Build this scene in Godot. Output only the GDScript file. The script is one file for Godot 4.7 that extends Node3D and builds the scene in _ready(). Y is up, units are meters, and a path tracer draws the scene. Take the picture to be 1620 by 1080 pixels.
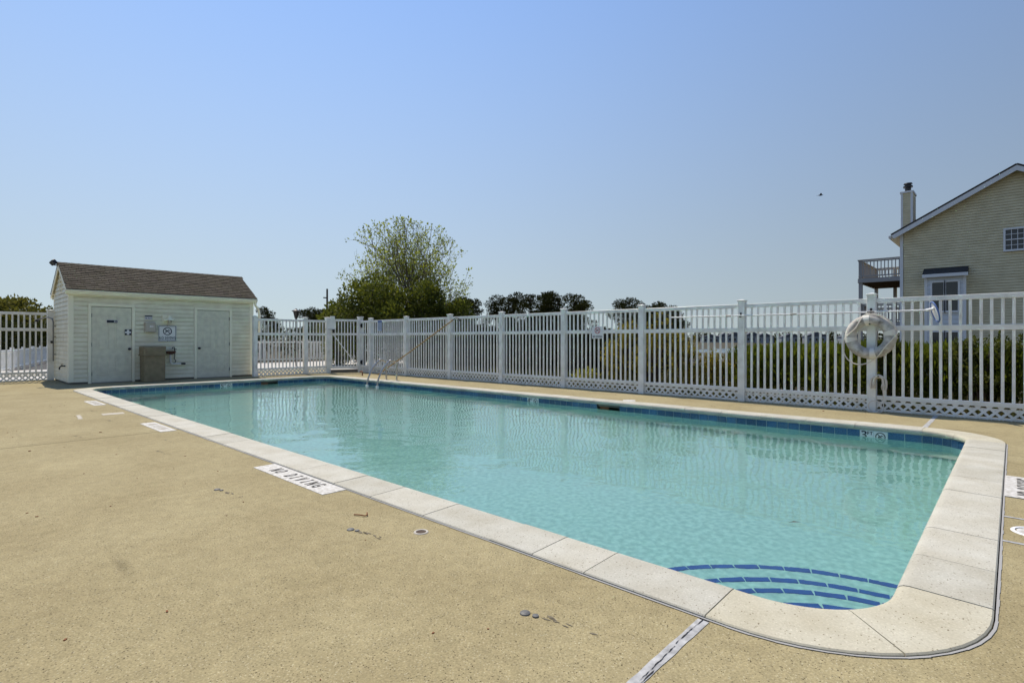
extends Node3D

# ------------------------------------------------------------------ mesh builder
class MB:
	var v := PackedVector3Array()
	var n := PackedVector3Array()
	var c := PackedColorArray()
	var col := Color(1, 1, 1)
	func tri(a: Vector3, b: Vector3, d: Vector3) -> void:  # counter-clockwise seen from outside
		var nn := (b - a).cross(d - a).normalized()
		v.append(a); v.append(d); v.append(b)
		for i in 3:
			n.append(nn)
			c.append(col)
	func trin(a: Vector3, b: Vector3, d: Vector3, na: Vector3, nb: Vector3, nd: Vector3) -> void:
		v.append(a); v.append(d); v.append(b)
		n.append(na); n.append(nd); n.append(nb)
		for i in 3:
			c.append(col)
	func quad(a: Vector3, b: Vector3, d: Vector3, e: Vector3) -> void:
		tri(a, b, d)
		tri(a, d, e)
	func oquad(a: Vector3, b: Vector3, d: Vector3, e: Vector3, inside: Vector3) -> void:  # turned away from a point inside
		if (b - a).cross(d - a).dot(a + b + d - inside * 3.0) < 0: quad(e, d, b, a)
		else: quad(a, b, d, e)
	func quadn(p: Array, m: Array) -> void:
		trin(p[0], p[1], p[2], m[0], m[1], m[2])
		trin(p[0], p[2], p[3], m[0], m[2], m[3])
	func hexa(p: Array) -> void:  # 0-3 bottom ring ccw from above (x+z), 4-7 top ring
		quad(p[3], p[2], p[1], p[0])
		quad(p[4], p[5], p[6], p[7])
		for i in 4:
			var j := (i + 1) % 4
			quad(p[i], p[j], p[4 + j], p[4 + i])
	func box(ctr: Vector3, s: Vector3, b := Basis()) -> void:
		var h := s * 0.5
		var p := []
		for y in [-1.0, 1.0]:
			for q in [Vector2(-1, 1), Vector2(1, 1), Vector2(1, -1), Vector2(-1, -1)]:
				p.append(ctr + b * Vector3(q.x * h.x, y * h.y, q.y * h.z))
		hexa(p)
	func bbox(ctr: Vector3, s: Vector3, ch: float, b := Basis()) -> void:  # bevelled box
		var h := s * 0.5
		var k := h - Vector3(ch, ch, ch)
		var sg := [-1.0, 1.0]
		# faces
		for ax in 3:
			var u := (ax + 1) % 3
			var w := (ax + 2) % 3
			for d in sg:
				var q := []
				for e in [Vector2(-1, -1), Vector2(1, -1), Vector2(1, 1), Vector2(-1, 1)]:
					var p := Vector3()
					p[ax] = d * h[ax]; p[u] = e.x * k[u]; p[w] = e.y * k[w]
					q.append(ctr + b * p)
				if d > 0: quad(q[0], q[1], q[2], q[3])
				else: quad(q[3], q[2], q[1], q[0])
			for d in sg:
				for f in sg:  # edges along ax
					var a0 := Vector3(); var a1 := Vector3()
					a0[ax] = -k[ax]; a1[ax] = k[ax]
					var e0 := a0; var e1 := a1
					a0[u] = d * h[u]; a0[w] = f * k[w]; a1[u] = d * h[u]; a1[w] = f * k[w]
					e0[u] = d * k[u]; e0[w] = f * h[w]; e1[u] = d * k[u]; e1[w] = f * h[w]
					oquad(ctr + b * a0, ctr + b * a1, ctr + b * e1, ctr + b * e0, ctr)
		for sx in sg:
			for sy in sg:
				for sz in sg:
					var a := ctr + b * Vector3(sx * h.x, sy * k.y, sz * k.z)
					var d := ctr + b * Vector3(sx * k.x, sy * h.y, sz * k.z)
					var e := ctr + b * Vector3(sx * k.x, sy * k.y, sz * h.z)
					if sx * sy * sz > 0: tri(a, d, e)
					else: tri(a, e, d)
	func tube(path: Array, r: float, sides := 8, taper := 1.0, closed := false) -> void:
		var m := path.size()
		var rings := []
		var norms := []
		var up := Vector3(0.13, 0.97, 0.21).normalized()
		for i in m:
			var t: Vector3
			if closed: t = path[(i + 1) % m] - path[(i + m - 1) % m]
			else: t = path[mini(i + 1, m - 1)] - path[maxi(i - 1, 0)]
			t = t.normalized()
			var s := t.cross(up)
			if s.length() < 0.05: s = t.cross(Vector3(1, 0, 0.2))
			s = s.normalized()
			up = s.cross(t).normalized()
			var rr := r * lerpf(1.0, taper, float(i) / maxf(1, m - 1))
			var ring := []; var nr := []
			for k in sides:
				var a := TAU * k / sides
				var d := s * cos(a) + up * sin(a)
				ring.append(path[i] + d * rr); nr.append(d)
			rings.append(ring); norms.append(nr)
		var last := m if closed else m - 1
		for i in last:
			var j := (i + 1) % m
			for k in sides:
				var l := (k + 1) % sides
				quadn([rings[i][l], rings[i][k], rings[j][k], rings[j][l]], [norms[i][l], norms[i][k], norms[j][k], norms[j][l]])
		if not closed:
			for k in range(1, sides - 1):
				tri(rings[0][0], rings[0][k], rings[0][k + 1])
				tri(rings[m - 1][0], rings[m - 1][k + 1], rings[m - 1][k])
	func lathe(prof: Array, sides: int, ctr := Vector3(), b := Basis(), smooth := false) -> void:  # profile of Vector2(radius, height), bottom to top
		for i in prof.size() - 1:
			var p: Vector2 = prof[i]
			var q: Vector2 = prof[i + 1]
			var sl := Vector2(q.y - p.y, p.x - q.x).normalized()
			for k in sides:
				var a := TAU * k / sides; var e := TAU * (k + 1) / sides
				var da := Vector3(cos(a), 0, -sin(a)); var de := Vector3(cos(e), 0, -sin(e))
				var P := [ctr + b * (da * p.x + Vector3(0, p.y, 0)), ctr + b * (de * p.x + Vector3(0, p.y, 0)), ctr + b * (de * q.x + Vector3(0, q.y, 0)), ctr + b * (da * q.x + Vector3(0, q.y, 0))]
				var na := b * (da * sl.x + Vector3(0, sl.y, 0)); var ne := b * (de * sl.x + Vector3(0, sl.y, 0))
				if p.x < 1e-5: trin(P[0], P[2], P[3], na, ne, na)
				elif q.x < 1e-5: trin(P[0], P[1], P[2], na, ne, na)
				else: quadn(P, [na, ne, ne, na])
	func prism(poly: PackedVector2Array, z0: float, z1: float, t := Transform3D()) -> void:  # polygon in x,y extruded along z
		var area := 0.0
		for i in poly.size():
			area += poly[i].cross(poly[(i + 1) % poly.size()])
		if area < 0:
			poly = poly.duplicate(); poly.reverse()
		var ix := Geometry2D.triangulate_polygon(poly)
		for i in range(0, ix.size(), 3):
			var p := poly[ix[i]]; var q := poly[ix[i + 1]]; var s := poly[ix[i + 2]]
			if (q - p).cross(s - p) < 0:
				var tmp := q; q = s; s = tmp
			tri(t * Vector3(p.x, p.y, z1), t * Vector3(q.x, q.y, z1), t * Vector3(s.x, s.y, z1))
			tri(t * Vector3(p.x, p.y, z0), t * Vector3(s.x, s.y, z0), t * Vector3(q.x, q.y, z0))
		for i in poly.size():
			var p := poly[i]; var q := poly[(i + 1) % poly.size()]
			quad(t * Vector3(p.x, p.y, z0), t * Vector3(q.x, q.y, z0), t * Vector3(q.x, q.y, z1), t * Vector3(p.x, p.y, z1))
	func mesh() -> ArrayMesh:
		var a := []
		a.resize(Mesh.ARRAY_MAX)
		a[Mesh.ARRAY_VERTEX] = v; a[Mesh.ARRAY_NORMAL] = n; a[Mesh.ARRAY_COLOR] = c
		var m := ArrayMesh.new()
		m.add_surface_from_arrays(Mesh.PRIMITIVE_TRIANGLES, a)
		return m

var used := {}
func numbered(s: String) -> String:
	if not used.has(s):
		used[s] = 0
		return s
	used[s] += 1
	return "%s_%03d" % [s, used[s]]

func tag(o: Node3D, label := "", category := "", group := "", kind := "") -> Node3D:
	if label: o.set_meta("label", label)
	if category: o.set_meta("category", category)
	if group: o.set_meta("group", group)
	if kind: o.set_meta("kind", kind)
	return o

func thing(called: String, label: String, category: String, at := Vector3(), turn := 0.0, group := "") -> Node3D:
	var o := Node3D.new()
	o.name = numbered(called)
	add_child(o)
	o.position = at
	o.rotation.y = turn
	return tag(o, label, category, group)

func part(called: String, m, mat: Material, parent: Node = null, at := Vector3(), basis := Basis()) -> MeshInstance3D:
	var o := MeshInstance3D.new()
	o.mesh = m.mesh() if m is MB else m
	o.material_override = mat
	o.transform = Transform3D(basis, at)
	if parent == null:
		o.name = numbered(called)
		add_child(o)
	else:
		o.name = called
		parent.add_child(o, true)
	return o

func stuff(o: Node3D) -> Node3D:
	o.set_meta("kind", "stuff")
	return o

func structure(called: String, m, mat: Material) -> MeshInstance3D:
	var o := part(called, m, mat)
	o.set_meta("kind", "structure")
	return o

# ------------------------------------------------------------------ materials
func srgb(r: float, g: float, b: float) -> Color:  # linear reflectances
	return Color(r, g, b).linear_to_srgb()

func mat(r: float, g: float, b: float, rough := 0.6, metal := 0.0, spec := 0.4) -> StandardMaterial3D:
	var m := StandardMaterial3D.new()
	m.albedo_color = srgb(r, g, b)
	m.roughness = rough
	m.metallic = metal
	m.metallic_specular = spec
	return m

func noise_tex(freq: float, lo: Color, hi: Color, sz := 512, octaves := 4, sd := 1, kind := FastNoiseLite.TYPE_SIMPLEX_SMOOTH, mid := 0.5) -> NoiseTexture2D:
	var f := FastNoiseLite.new()
	f.seed = sd
	f.noise_type = kind
	f.frequency = freq
	f.fractal_octaves = octaves
	var g := Gradient.new()
	g.offsets = PackedFloat32Array([0.0, mid, 1.0])
	g.colors = PackedColorArray([lo, lo.lerp(hi, 0.5), hi])
	var t := NoiseTexture2D.new()
	t.width = sz; t.height = sz
	t.seamless = true
	t.noise = f
	t.color_ramp = g
	return t

func detail(m: StandardMaterial3D, t: Texture2D, metres: float) -> void:
	m.detail_enabled = true
	m.detail_albedo = t
	m.detail_blend_mode = BaseMaterial3D.BLEND_MODE_MUL
	m.detail_uv_layer = BaseMaterial3D.DETAIL_UV_2
	m.uv2_triplanar = true
	m.uv2_world_triplanar = true
	m.uv2_scale = Vector3.ONE / metres

func tri_tex(m: StandardMaterial3D, t: Texture2D, metres: float, world := true) -> void:
	m.albedo_texture = t
	m.uv1_triplanar = true
	m.uv1_world_triplanar = world
	m.uv1_scale = Vector3.ONE / metres

func bump(m: StandardMaterial3D, t: Texture2D, cm: float) -> void:
	m.heightmap_enabled = true
	m.heightmap_texture = t
	m.heightmap_scale = cm

# aggregate: [albedo, height] of a surface of sand and grit, colours are multipliers round one base
func grit(sz: int, sd: int, base: Color, dark: Color, light: Color, p_dark: float, p_light: float, amp: float) -> Array:
	var rng := RandomNumberGenerator.new()
	rng.seed = sd
	var f := FastNoiseLite.new()
	f.seed = sd; f.frequency = 0.16; f.fractal_octaves = 3
	var a := f.get_seamless_image(sz, sz).get_data()
	f.frequency = 0.02; f.seed = sd + 7
	var b := f.get_seamless_image(sz, sz).get_data()
	var out := PackedByteArray(); out.resize(sz * sz * 3)
	var hgt := PackedByteArray(); hgt.resize(sz * sz)
	var kind := PackedByteArray(); kind.resize(sz * sz)
	var count := int(sz * sz * (p_dark + p_light) / 3.0)
	for i in count:
		var x := rng.randi() % sz; var y := rng.randi() % sz
		var w := 1 + (1 if rng.randf() < 0.5 else 0)
		var hh := 1 + (1 if rng.randf() < 0.5 else 0)
		var k := 1 if rng.randf() < p_dark / (p_dark + p_light) else 2
		for dy in hh:
			for dx in w:
				kind[((y + dy) % sz) * sz + (x + dx) % sz] = k
	var cols := [base, dark, light]
	for i in sz * sz:
		var k := kind[i]
		var t := 1.0 + (a[i] / 127.5 - 1.0) * amp + (b[i] / 127.5 - 1.0) * amp * 0.35 + (rng.randf() - 0.5) * amp * 0.7
		var q: Color = cols[k]
		out[i * 3] = clampi(int(q.r * t * 255.0), 0, 255)
		out[i * 3 + 1] = clampi(int(q.g * t * 255.0), 0, 255)
		out[i * 3 + 2] = clampi(int(q.b * t * 255.0), 0, 255)
		hgt[i] = clampi(int(a[i] * 0.6 + (60 if k == 2 else (-60 if k == 1 else 30)) + 40), 0, 255)
	return [ImageTexture.create_from_image(Image.create_from_data(sz, sz, false, Image.FORMAT_RGB8, out)), ImageTexture.create_from_image(Image.create_from_data(sz, sz, false, Image.FORMAT_L8, hgt))]

# broad wear of the deck: soft blotches, a few drag marks and rinsed pale spots
func worn(sz: int, sd: int) -> ImageTexture:
	var rng := RandomNumberGenerator.new()
	rng.seed = sd
	var f := FastNoiseLite.new()
	f.seed = sd; f.frequency = 0.010; f.fractal_octaves = 5
	var a := f.get_seamless_image(sz, sz).get_data()
	f.seed = sd + 3; f.frequency = 0.05; f.fractal_octaves = 3
	var b := f.get_seamless_image(sz, sz).get_data()
	var add := PackedFloat32Array(); add.resize(sz * sz)
	for k in 90:
		var cx := rng.randi() % sz; var cy := rng.randi() % sz
		var lx := rng.randf_range(5, 34); var ly := rng.randf_range(1.0, 3.5) if k < 60 else rng.randf_range(8, 26)
		var dep := rng.randf_range(-0.15, -0.04) if k < 60 else rng.randf_range(-0.09, 0.07)
		for y in range(-int(ly * 2), int(ly * 2) + 1):
			for x in range(-int(lx * 2), int(lx * 2) + 1):
				var i := ((cy + y + sz) % sz) * sz + (cx + x + sz) % sz
				var q := exp(-(x * x / (lx * lx) + y * y / (ly * ly)) * 1.5) * (0.3 + 1.4 * b[i] / 255.0)
				add[i] += dep * q
	var out := PackedByteArray(); out.resize(sz * sz * 3)
	for i in sz * sz:
		var t := a[i] / 255.0
		var u := b[i] / 255.0
		var v := 0.90 + 0.09 * t + 0.03 * (u - 0.5) + add[i]
		out[i * 3] = clampi(int(v * 255), 0, 255)
		out[i * 3 + 1] = clampi(int((v - 0.012 * (1 - t)) * 255), 0, 255)
		out[i * 3 + 2] = clampi(int((v - 0.03 * (1 - t)) * 255), 0, 255)
	return ImageTexture.create_from_image(Image.create_from_data(sz, sz, false, Image.FORMAT_RGB8, out))

var M := {}

func make_materials() -> void:
	var g := grit(1024, 11, Color(0.80, 0.745, 0.625), Color(0.40, 0.36, 0.30), Color(0.93, 0.89, 0.81), 0.030, 0.05, 0.13)
	var d := mat(0.575, 0.575, 0.475, 0.9, 0.0, 0.25)
	tri_tex(d, g[0], 2.2)
	bump(d, g[1], 0.10)
	detail(d, worn(1024, 5), 12.0)
	M.deck = d
	var g2 := grit(512, 23, Color(0.87, 0.85, 0.80), Color(0.50, 0.45, 0.38), Color(0.95, 0.93, 0.89), 0.014, 0.05, 0.05)
	for i in 3:
		var cp: StandardMaterial3D = mat([0.72, 0.67, 0.72][i], [0.74, 0.69, 0.72][i], [0.73, 0.68, 0.65][i], 0.85, 0.0, 0.3)
		tri_tex(cp, g2[0], 1.3)
		bump(cp, g2[1], 0.05)
		detail(cp, noise_tex(0.014, Color(0.91, 0.895, 0.865), Color(1, 1, 1), 512, 4, 31), 3.1)
		M["coping%d" % i] = cp
	M.mortar = mat(0.16, 0.15, 0.13, 0.95)
	M.caulk = mat(0.56, 0.56, 0.55, 0.7)
	tri_tex(M.caulk, noise_tex(0.05, Color(0.7, 0.7, 0.7), Color(1, 1, 1), 256, 4, 3), 0.7)
	M.sealant = mat(0.34, 0.335, 0.32, 0.8)
	M.gap = mat(0.03, 0.028, 0.025, 0.95)
	var vin := mat(0.95, 0.945, 0.915, 0.38, 0.0, 0.45)
	M.vinyl = vin
	detail(vin, noise_tex(0.02, Color(0.85, 0.85, 0.82), Color(1, 1, 1), 256, 5, 8, FastNoiseLite.TYPE_SIMPLEX_SMOOTH, 0.35), 1.9)
	var sid := mat(0.88, 0.85, 0.68, 0.45)
	detail(sid, noise_tex(0.02, Color(0.90, 0.89, 0.86), Color(1, 1, 1), 256, 4, 9), 2.3)
	M.siding = sid
	M.trim = mat(0.89, 0.86, 0.68, 0.45)
	var dr := mat(0.78, 0.76, 0.61, 0.42)
	detail(dr, noise_tex(0.02, Color(0.90, 0.90, 0.90), Color(1, 1, 1), 256, 4, 10), 1.1)
	M.door = dr
	var sh := mat(0.165, 0.145, 0.112, 0.95, 0.0, 0.2)
	sh.vertex_color_use_as_albedo = true
	tri_tex(sh, grit(256, 41, Color(0.85, 0.85, 0.85), Color(0.4, 0.4, 0.4), Color(1, 1, 1), 0.12, 0.12, 0.2)[0], 0.45)
	M.shingle = sh
	M.black = mat(0.015, 0.015, 0.016, 0.45)
	M.ink = mat(0.025, 0.03, 0.045, 0.6)
	M.red = mat(0.45, 0.05, 0.05, 0.6)
	M.white = mat(0.78, 0.78, 0.78, 0.45)
	M.steel = mat(0.50, 0.46, 0.41, 0.28, 1.0)
	M.dull_steel = mat(0.26, 0.26, 0.25, 0.5, 0.9)
	M.bolt = mat(0.13, 0.13, 0.125, 0.6, 0.2)
	M.smear = mat(0.17, 0.145, 0.10, 0.95)
	M.faded = mat(0.46, 0.42, 0.34, 0.9)
	M.rust = mat(0.20, 0.075, 0.03, 0.85)
	M.dark_metal = mat(0.05, 0.05, 0.052, 0.4, 0.6)
	var bin := mat(0.29, 0.24, 0.15, 0.6)
	detail(bin, noise_tex(0.02, Color(0.86, 0.85, 0.83), Color(1, 1, 1), 256, 4, 12), 0.9)
	M.bin = bin
	M.beige = mat(0.47, 0.43, 0.36, 0.5)
	M.bowl = mat(0.10, 0.045, 0.03, 0.4)
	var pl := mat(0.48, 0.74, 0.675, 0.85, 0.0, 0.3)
	tri_tex(pl, noise_tex(0.035, Color(0.74, 0.80, 0.80), Color(1, 1, 1), 1024, 5, 14), 2.9)  # plaster mottling that also paints in the rippling caustic light
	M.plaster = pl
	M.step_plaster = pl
	for i in 5:
		var k: float = [0.85, 1.0, 1.15, 0.95, 1.3][i]
		var tl := mat(0.055 * k, 0.165 * k, 0.31 * k, 0.18, 0.0, 0.5)
		tri_tex(tl, noise_tex(0.06, Color(0.55, 0.6, 0.65), Color(1, 1, 1), 256, 4, 15), 0.35)
		tl.uv1_offset = Vector3(i * 0.37, i * 0.21, i * 0.13)
		M["tile%d" % i] = tl
	M.grout = mat(0.40, 0.52, 0.55, 0.9)
	M.nosing = mat(0.010, 0.065, 0.27, 0.25)
	var w := StandardMaterial3D.new()
	w.refraction_enabled = true
	w.refraction_scale = 0.033
	w.albedo_color = Color(0.93, 1.0, 0.99, 0.0)
	w.roughness = 0.0
	w.metallic_specular = 0.5
	w.cull_mode = BaseMaterial3D.CULL_DISABLED
	var nf := FastNoiseLite.new()
	nf.seed = 3; nf.frequency = 0.022; nf.fractal_octaves = 3
	var nt := NoiseTexture2D.new()
	nt.width = 1024; nt.height = 1024; nt.seamless = true; nt.noise = nf; nt.as_normal_map = true; nt.bump_strength = 6.0
	w.normal_enabled = true
	w.normal_texture = nt
	w.normal_scale = 0.018
	w.uv1_triplanar = true
	w.uv1_world_triplanar = true
	w.uv1_scale = Vector3.ONE / 2.6
	M.water = w
	var bw := mat(0.10, 0.16, 0.22, 0.12, 0.0, 0.5)
	M.bay = bw
	var gr := mat(0.10, 0.092, 0.052, 0.95)
	tri_tex(gr, noise_tex(0.03, Color(0.55, 0.5, 0.45), Color(1, 1, 1), 512, 5, 17), 7.0)
	M.ground = gr
	M.concrete = mat(0.50, 0.48, 0.44, 0.9)
	M.asphalt = mat(0.06, 0.06, 0.06, 0.9)
	M.bark = mat(0.085, 0.062, 0.045, 0.95)
	M.pale_bark = mat(0.16, 0.125, 0.10, 0.9)
	for q in [["leaf_birch", 1.0], ["leaf_bush", 0.8], ["leaf_pine", 0.25], ["leaf_hedge", 0.9], ["leaf_gold", 1.0]]:
		var lf := mat(1, 1, 1, 0.55, 0.0, 0.3)
		lf.vertex_color_use_as_albedo = true
		lf.cull_mode = BaseMaterial3D.CULL_DISABLED
		lf.backlight_enabled = true
		lf.backlight = Color(q[1], q[1], q[1] * 0.6).linear_to_srgb()
		if q[0] == "leaf_pine":
			lf.roughness = 0.95
			lf.metallic_specular = 0.1
		M[q[0]] = lf
	var hs := mat(0.77, 0.69, 0.46, 0.6)
	detail(hs, noise_tex(0.02, Color(0.9, 0.89, 0.87), Color(1, 1, 1), 256, 4, 19), 3.3)
	M.house = hs
	M.house_trim = mat(0.74, 0.75, 0.75, 0.5)
	M.house_pale = mat(0.66, 0.69, 0.71, 0.5)
	M.roof_dark = mat(0.045, 0.042, 0.04, 0.9)
	M.deck_wood = mat(0.36, 0.35, 0.34, 0.8)
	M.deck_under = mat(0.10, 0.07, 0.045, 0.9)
	var gl := mat(0.03, 0.035, 0.04, 0.06, 0.0, 0.6)
	M.glass_dark = gl
	var ring := mat(0.86, 0.83, 0.77, 0.8)
	tri_tex(ring, noise_tex(0.012, Color(0.38, 0.35, 0.31), Color(1.0, 1.0, 1.0), 512, 6, 77, FastNoiseLite.TYPE_SIMPLEX_SMOOTH, 0.30), 0.9)
	M.ring = ring
	M.canvas = mat(0.78, 0.74, 0.66, 0.9)
	M.rope = mat(0.70, 0.65, 0.57, 0.9)
	M.pole_white = mat(0.74, 0.74, 0.73, 0.35)
	M.net_blue = mat(0.10, 0.17, 0.38, 0.6)
	var bamboo := mat(0.36, 0.25, 0.09, 0.6)
	M.bamboo = bamboo
	M.far_wall = mat(0.24, 0.27, 0.30, 0.8)
	M.far_roof = mat(0.10, 0.11, 0.125, 0.9)
	M.plate = mat(0.70, 0.69, 0.66, 0.7)
	tri_tex(M.plate, noise_tex(0.05, Color(0.70, 0.68, 0.63), Color(1, 1, 1), 256, 5, 21, FastNoiseLite.TYPE_SIMPLEX_SMOOTH, 0.35), 0.6)

var font: SystemFont
func letters(txt: String, cap: float, m: Material, parent: Node, at: Vector3, basis := Basis(), called := "lettering", squash := 1.0) -> void:
	var t := TextMesh.new()
	t.font = font
	t.text = txt
	t.font_size = 64
	t.pixel_size = cap / (64.0 * 0.72)
	t.depth = 0.0015
	t.curve_step = 2.0
	var o := part(called, t, m, parent, at, basis * Basis.from_scale(Vector3(squash, 1, 1)))
	o.name = called

func disc(mb: MB, ctr: Vector3, r0: float, r1: float, z: float, a0 := 0.0, a1 := TAU, seg := 24) -> void:  # flat ring in x,y
	for i in seg:
		var a := lerpf(a0, a1, float(i) / seg); var b := lerpf(a0, a1, float(i + 1) / seg)
		var p := Vector3(cos(a), sin(a), 0); var q := Vector3(cos(b), sin(b), 0)
		var zz := Vector3(0, 0, z)
		if r0 < 1e-5: mb.tri(ctr + zz, ctr + p * r1 + zz, ctr + q * r1 + zz)
		else: mb.quad(ctr + p * r0 + zz, ctr + p * r1 + zz, ctr + q * r1 + zz, ctr + q * r0 + zz)

# a diver in a barred circle, drawn in the x,y plane about (0,0) with radius r, laid z in front
func no_dive(r: float, parent: Node, at: Vector3, bar: Material, fig: Material, basis := Basis()) -> void:
	var mb := MB.new()
	disc(mb, Vector3(), r * 0.80, r, 0.0015)
	var b := Basis(Vector3(0, 0, 1), -PI / 4)
	mb.box(Vector3(0, 0, 0.0008), Vector3(r * 1.7, r * 0.17, 0.0016), b)
	part("barred_circle", mb, bar, parent, at, basis)
	var f := MB.new()
	var q := Basis(Vector3(0, 0, 1), 0.6)
	f.box(Vector3(r * 0.05, r * 0.12, 0.0005), Vector3(r * 0.75, r * 0.2, 0.001), q)
	f.box(Vector3(-r * 0.38, -r * 0.30, 0.0005), Vector3(r * 0.5, r * 0.12, 0.001), Basis(Vector3(0, 0, 1), 0.9))
	f.box(Vector3(r * 0.42, r * 0.18, 0.0005), Vector3(r * 0.42, r * 0.15, 0.001), Basis(Vector3(0, 0, 1), -0.25))
	disc(f, Vector3(-r * 0.33, -r * 0.02, 0), 0.0, r * 0.14, 0.001, 0, TAU, 10)
	part("diver_figure", f, fig, parent, at, basis)

# ------------------------------------------------------------------ the pool's outline
const PX0 := -16.1
const PX1 := -0.405
const PZF := -8.62
const PZN := -2.56
const PR := 0.45
const WATER := -0.14
# segments 0 near, 1 corner, 2 left, 3 corner, 4 far, 5 corner, 6 right, 7 corner; t 0..1 along; off outwards
func rim(seg: int, t: float, off: float, y := 0.0) -> Vector3:
	match seg:
		0: return Vector3(lerpf(PX1 - PR, PX0 + PR, t), y, PZN + off)
		2: return Vector3(PX0 - off, y, lerpf(PZN - PR, PZF + PR, t))
		4: return Vector3(lerpf(PX0 + PR, PX1 - PR, t), y, PZF - off)
		6: return Vector3(PX1 + off, y, lerpf(PZF + PR, PZN - PR, t))
	var ctr: Vector2 = {1: Vector2(PX0 + PR, PZN - PR), 3: Vector2(PX0 + PR, PZF + PR), 5: Vector2(PX1 - PR, PZF + PR), 7: Vector2(PX1 - PR, PZN - PR)}[seg]
	var a: float = {1: 90.0, 3: 180.0, 5: 270.0, 7: 0.0}[seg]
	var g := deg_to_rad(a + 90.0 * t)
	return Vector3(ctr.x + cos(g) * (PR + off), y, ctr.y + sin(g) * (PR + off))

func outline(off: float, arc := 10) -> PackedVector2Array:
	var p := PackedVector2Array()
	for s in 8:
		var m := arc if s % 2 == 1 else 1
		for i in m:
			var q := rim(s, float(i) / m, off)
			p.append(Vector2(q.x, q.z))
	return p

func sweep(mb: MB, seg: int, t0: float, t1: float, prof: Array, steps: int) -> void:
	var m := prof.size()
	var en := []
	for i in m:
		var d: Vector2 = prof[(i + 1) % m] - prof[i]
		en.append(Vector2(d.y, -d.x).normalized())
	var area := 0.0
	for i in m:
		area += (prof[i] as Vector2).cross(prof[(i + 1) % m])
	var sgn := 1.0 if area > 0 else -1.0
	var sect := []
	var outs := []
	for k in steps + 1:
		var t := lerpf(t0, t1, float(k) / steps)
		var ring := []
		for p in prof: ring.append(rim(seg, t, p.x, p.y))
		sect.append(ring)
		outs.append((rim(seg, t, 1.0) - rim(seg, t, 0.0)).normalized())
	for k in steps:
		for i in m:
			var j := (i + 1) % m
			var P := [sect[k][i], sect[k][j], sect[k + 1][j], sect[k + 1][i]]
			var N := []
			for q in [[i, k], [j, k], [j, k + 1], [i, k + 1]]:
				var own: Vector2 = en[i]
				var oth: Vector2 = en[(i + m - 1) % m] if q[0] == i else en[j]
				var u := own
				if own.dot(oth) > 0.75: u = (own + oth).normalized()
				u *= sgn
				N.append((outs[q[1]] * u.x + Vector3(0, u.y, 0)).normalized())
			var fn: Vector3 = ((P[1] - P[0]) as Vector3).cross(P[2] - P[0])
			if fn.dot(N[0] + N[2]) < 0:
				mb.quadn([P[3], P[2], P[1], P[0]], [N[3], N[2], N[1], N[0]])
			else:
				mb.quadn(P, N)
	for e in [0, steps]:
		var poly := PackedVector2Array()
		for p in prof: poly.append(p)
		var ix := Geometry2D.triangulate_polygon(poly)
		var mid: Vector3 = (sect[0][0] + sect[steps][0]) * 0.5
		for i in range(0, ix.size(), 3):
			var a: Vector3 = sect[e][ix[i]]; var b: Vector3 = sect[e][ix[i + 1]]; var d: Vector3 = sect[e][ix[i + 2]]
			if (b - a).cross(d - a).dot(a - mid) < 0: mb.tri(a, d, b)
			else: mb.tri(a, b, d)

func slab(poly: PackedVector2Array, y0: float, y1: float) -> MB:  # polygon in x,z
	var mb := MB.new()
	var flip := PackedVector2Array()
	for p in poly: flip.append(Vector2(p.x, -p.y))
	mb.prism(flip, y0, y1, Transform3D(Basis(Vector3(1, 0, 0), Vector3(0, 0, -1), Vector3(0, 1, 0)), Vector3()))
	return mb

func rect(x0: float, x1: float, z0: float, z1: float) -> PackedVector2Array:
	return PackedVector2Array([Vector2(x0, z0), Vector2(x1, z0), Vector2(x1, z1), Vector2(x0, z1)])

func wobble_strip(a: Vector2, b: Vector2, w: float, y: float, jit: float, step: float, rng: RandomNumberGenerator) -> MB:
	var mb := MB.new()
	var m := maxi(2, int(a.distance_to(b) / step))
	var s := (b - a).orthogonal().normalized()
	var pl := Vector2(); var pr := Vector2()
	for i in m + 1:
		var c := a.lerp(b, float(i) / m)
		var l := c + s * (w * 0.5 + rng.randf_range(-jit, jit)); var r := c - s * (w * 0.5 + rng.randf_range(-jit, jit))
		if i > 0:
			var A := Vector3(pl.x, y, pl.y); var B := Vector3(pr.x, y, pr.y); var C := Vector3(r.x, y, r.y); var D := Vector3(l.x, y, l.y)
			if (B - A).cross(C - A).y > 0: mb.quad(A, B, C, D)
			else: mb.quad(D, C, B, A)
		pl = l; pr = r
	return mb

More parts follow.
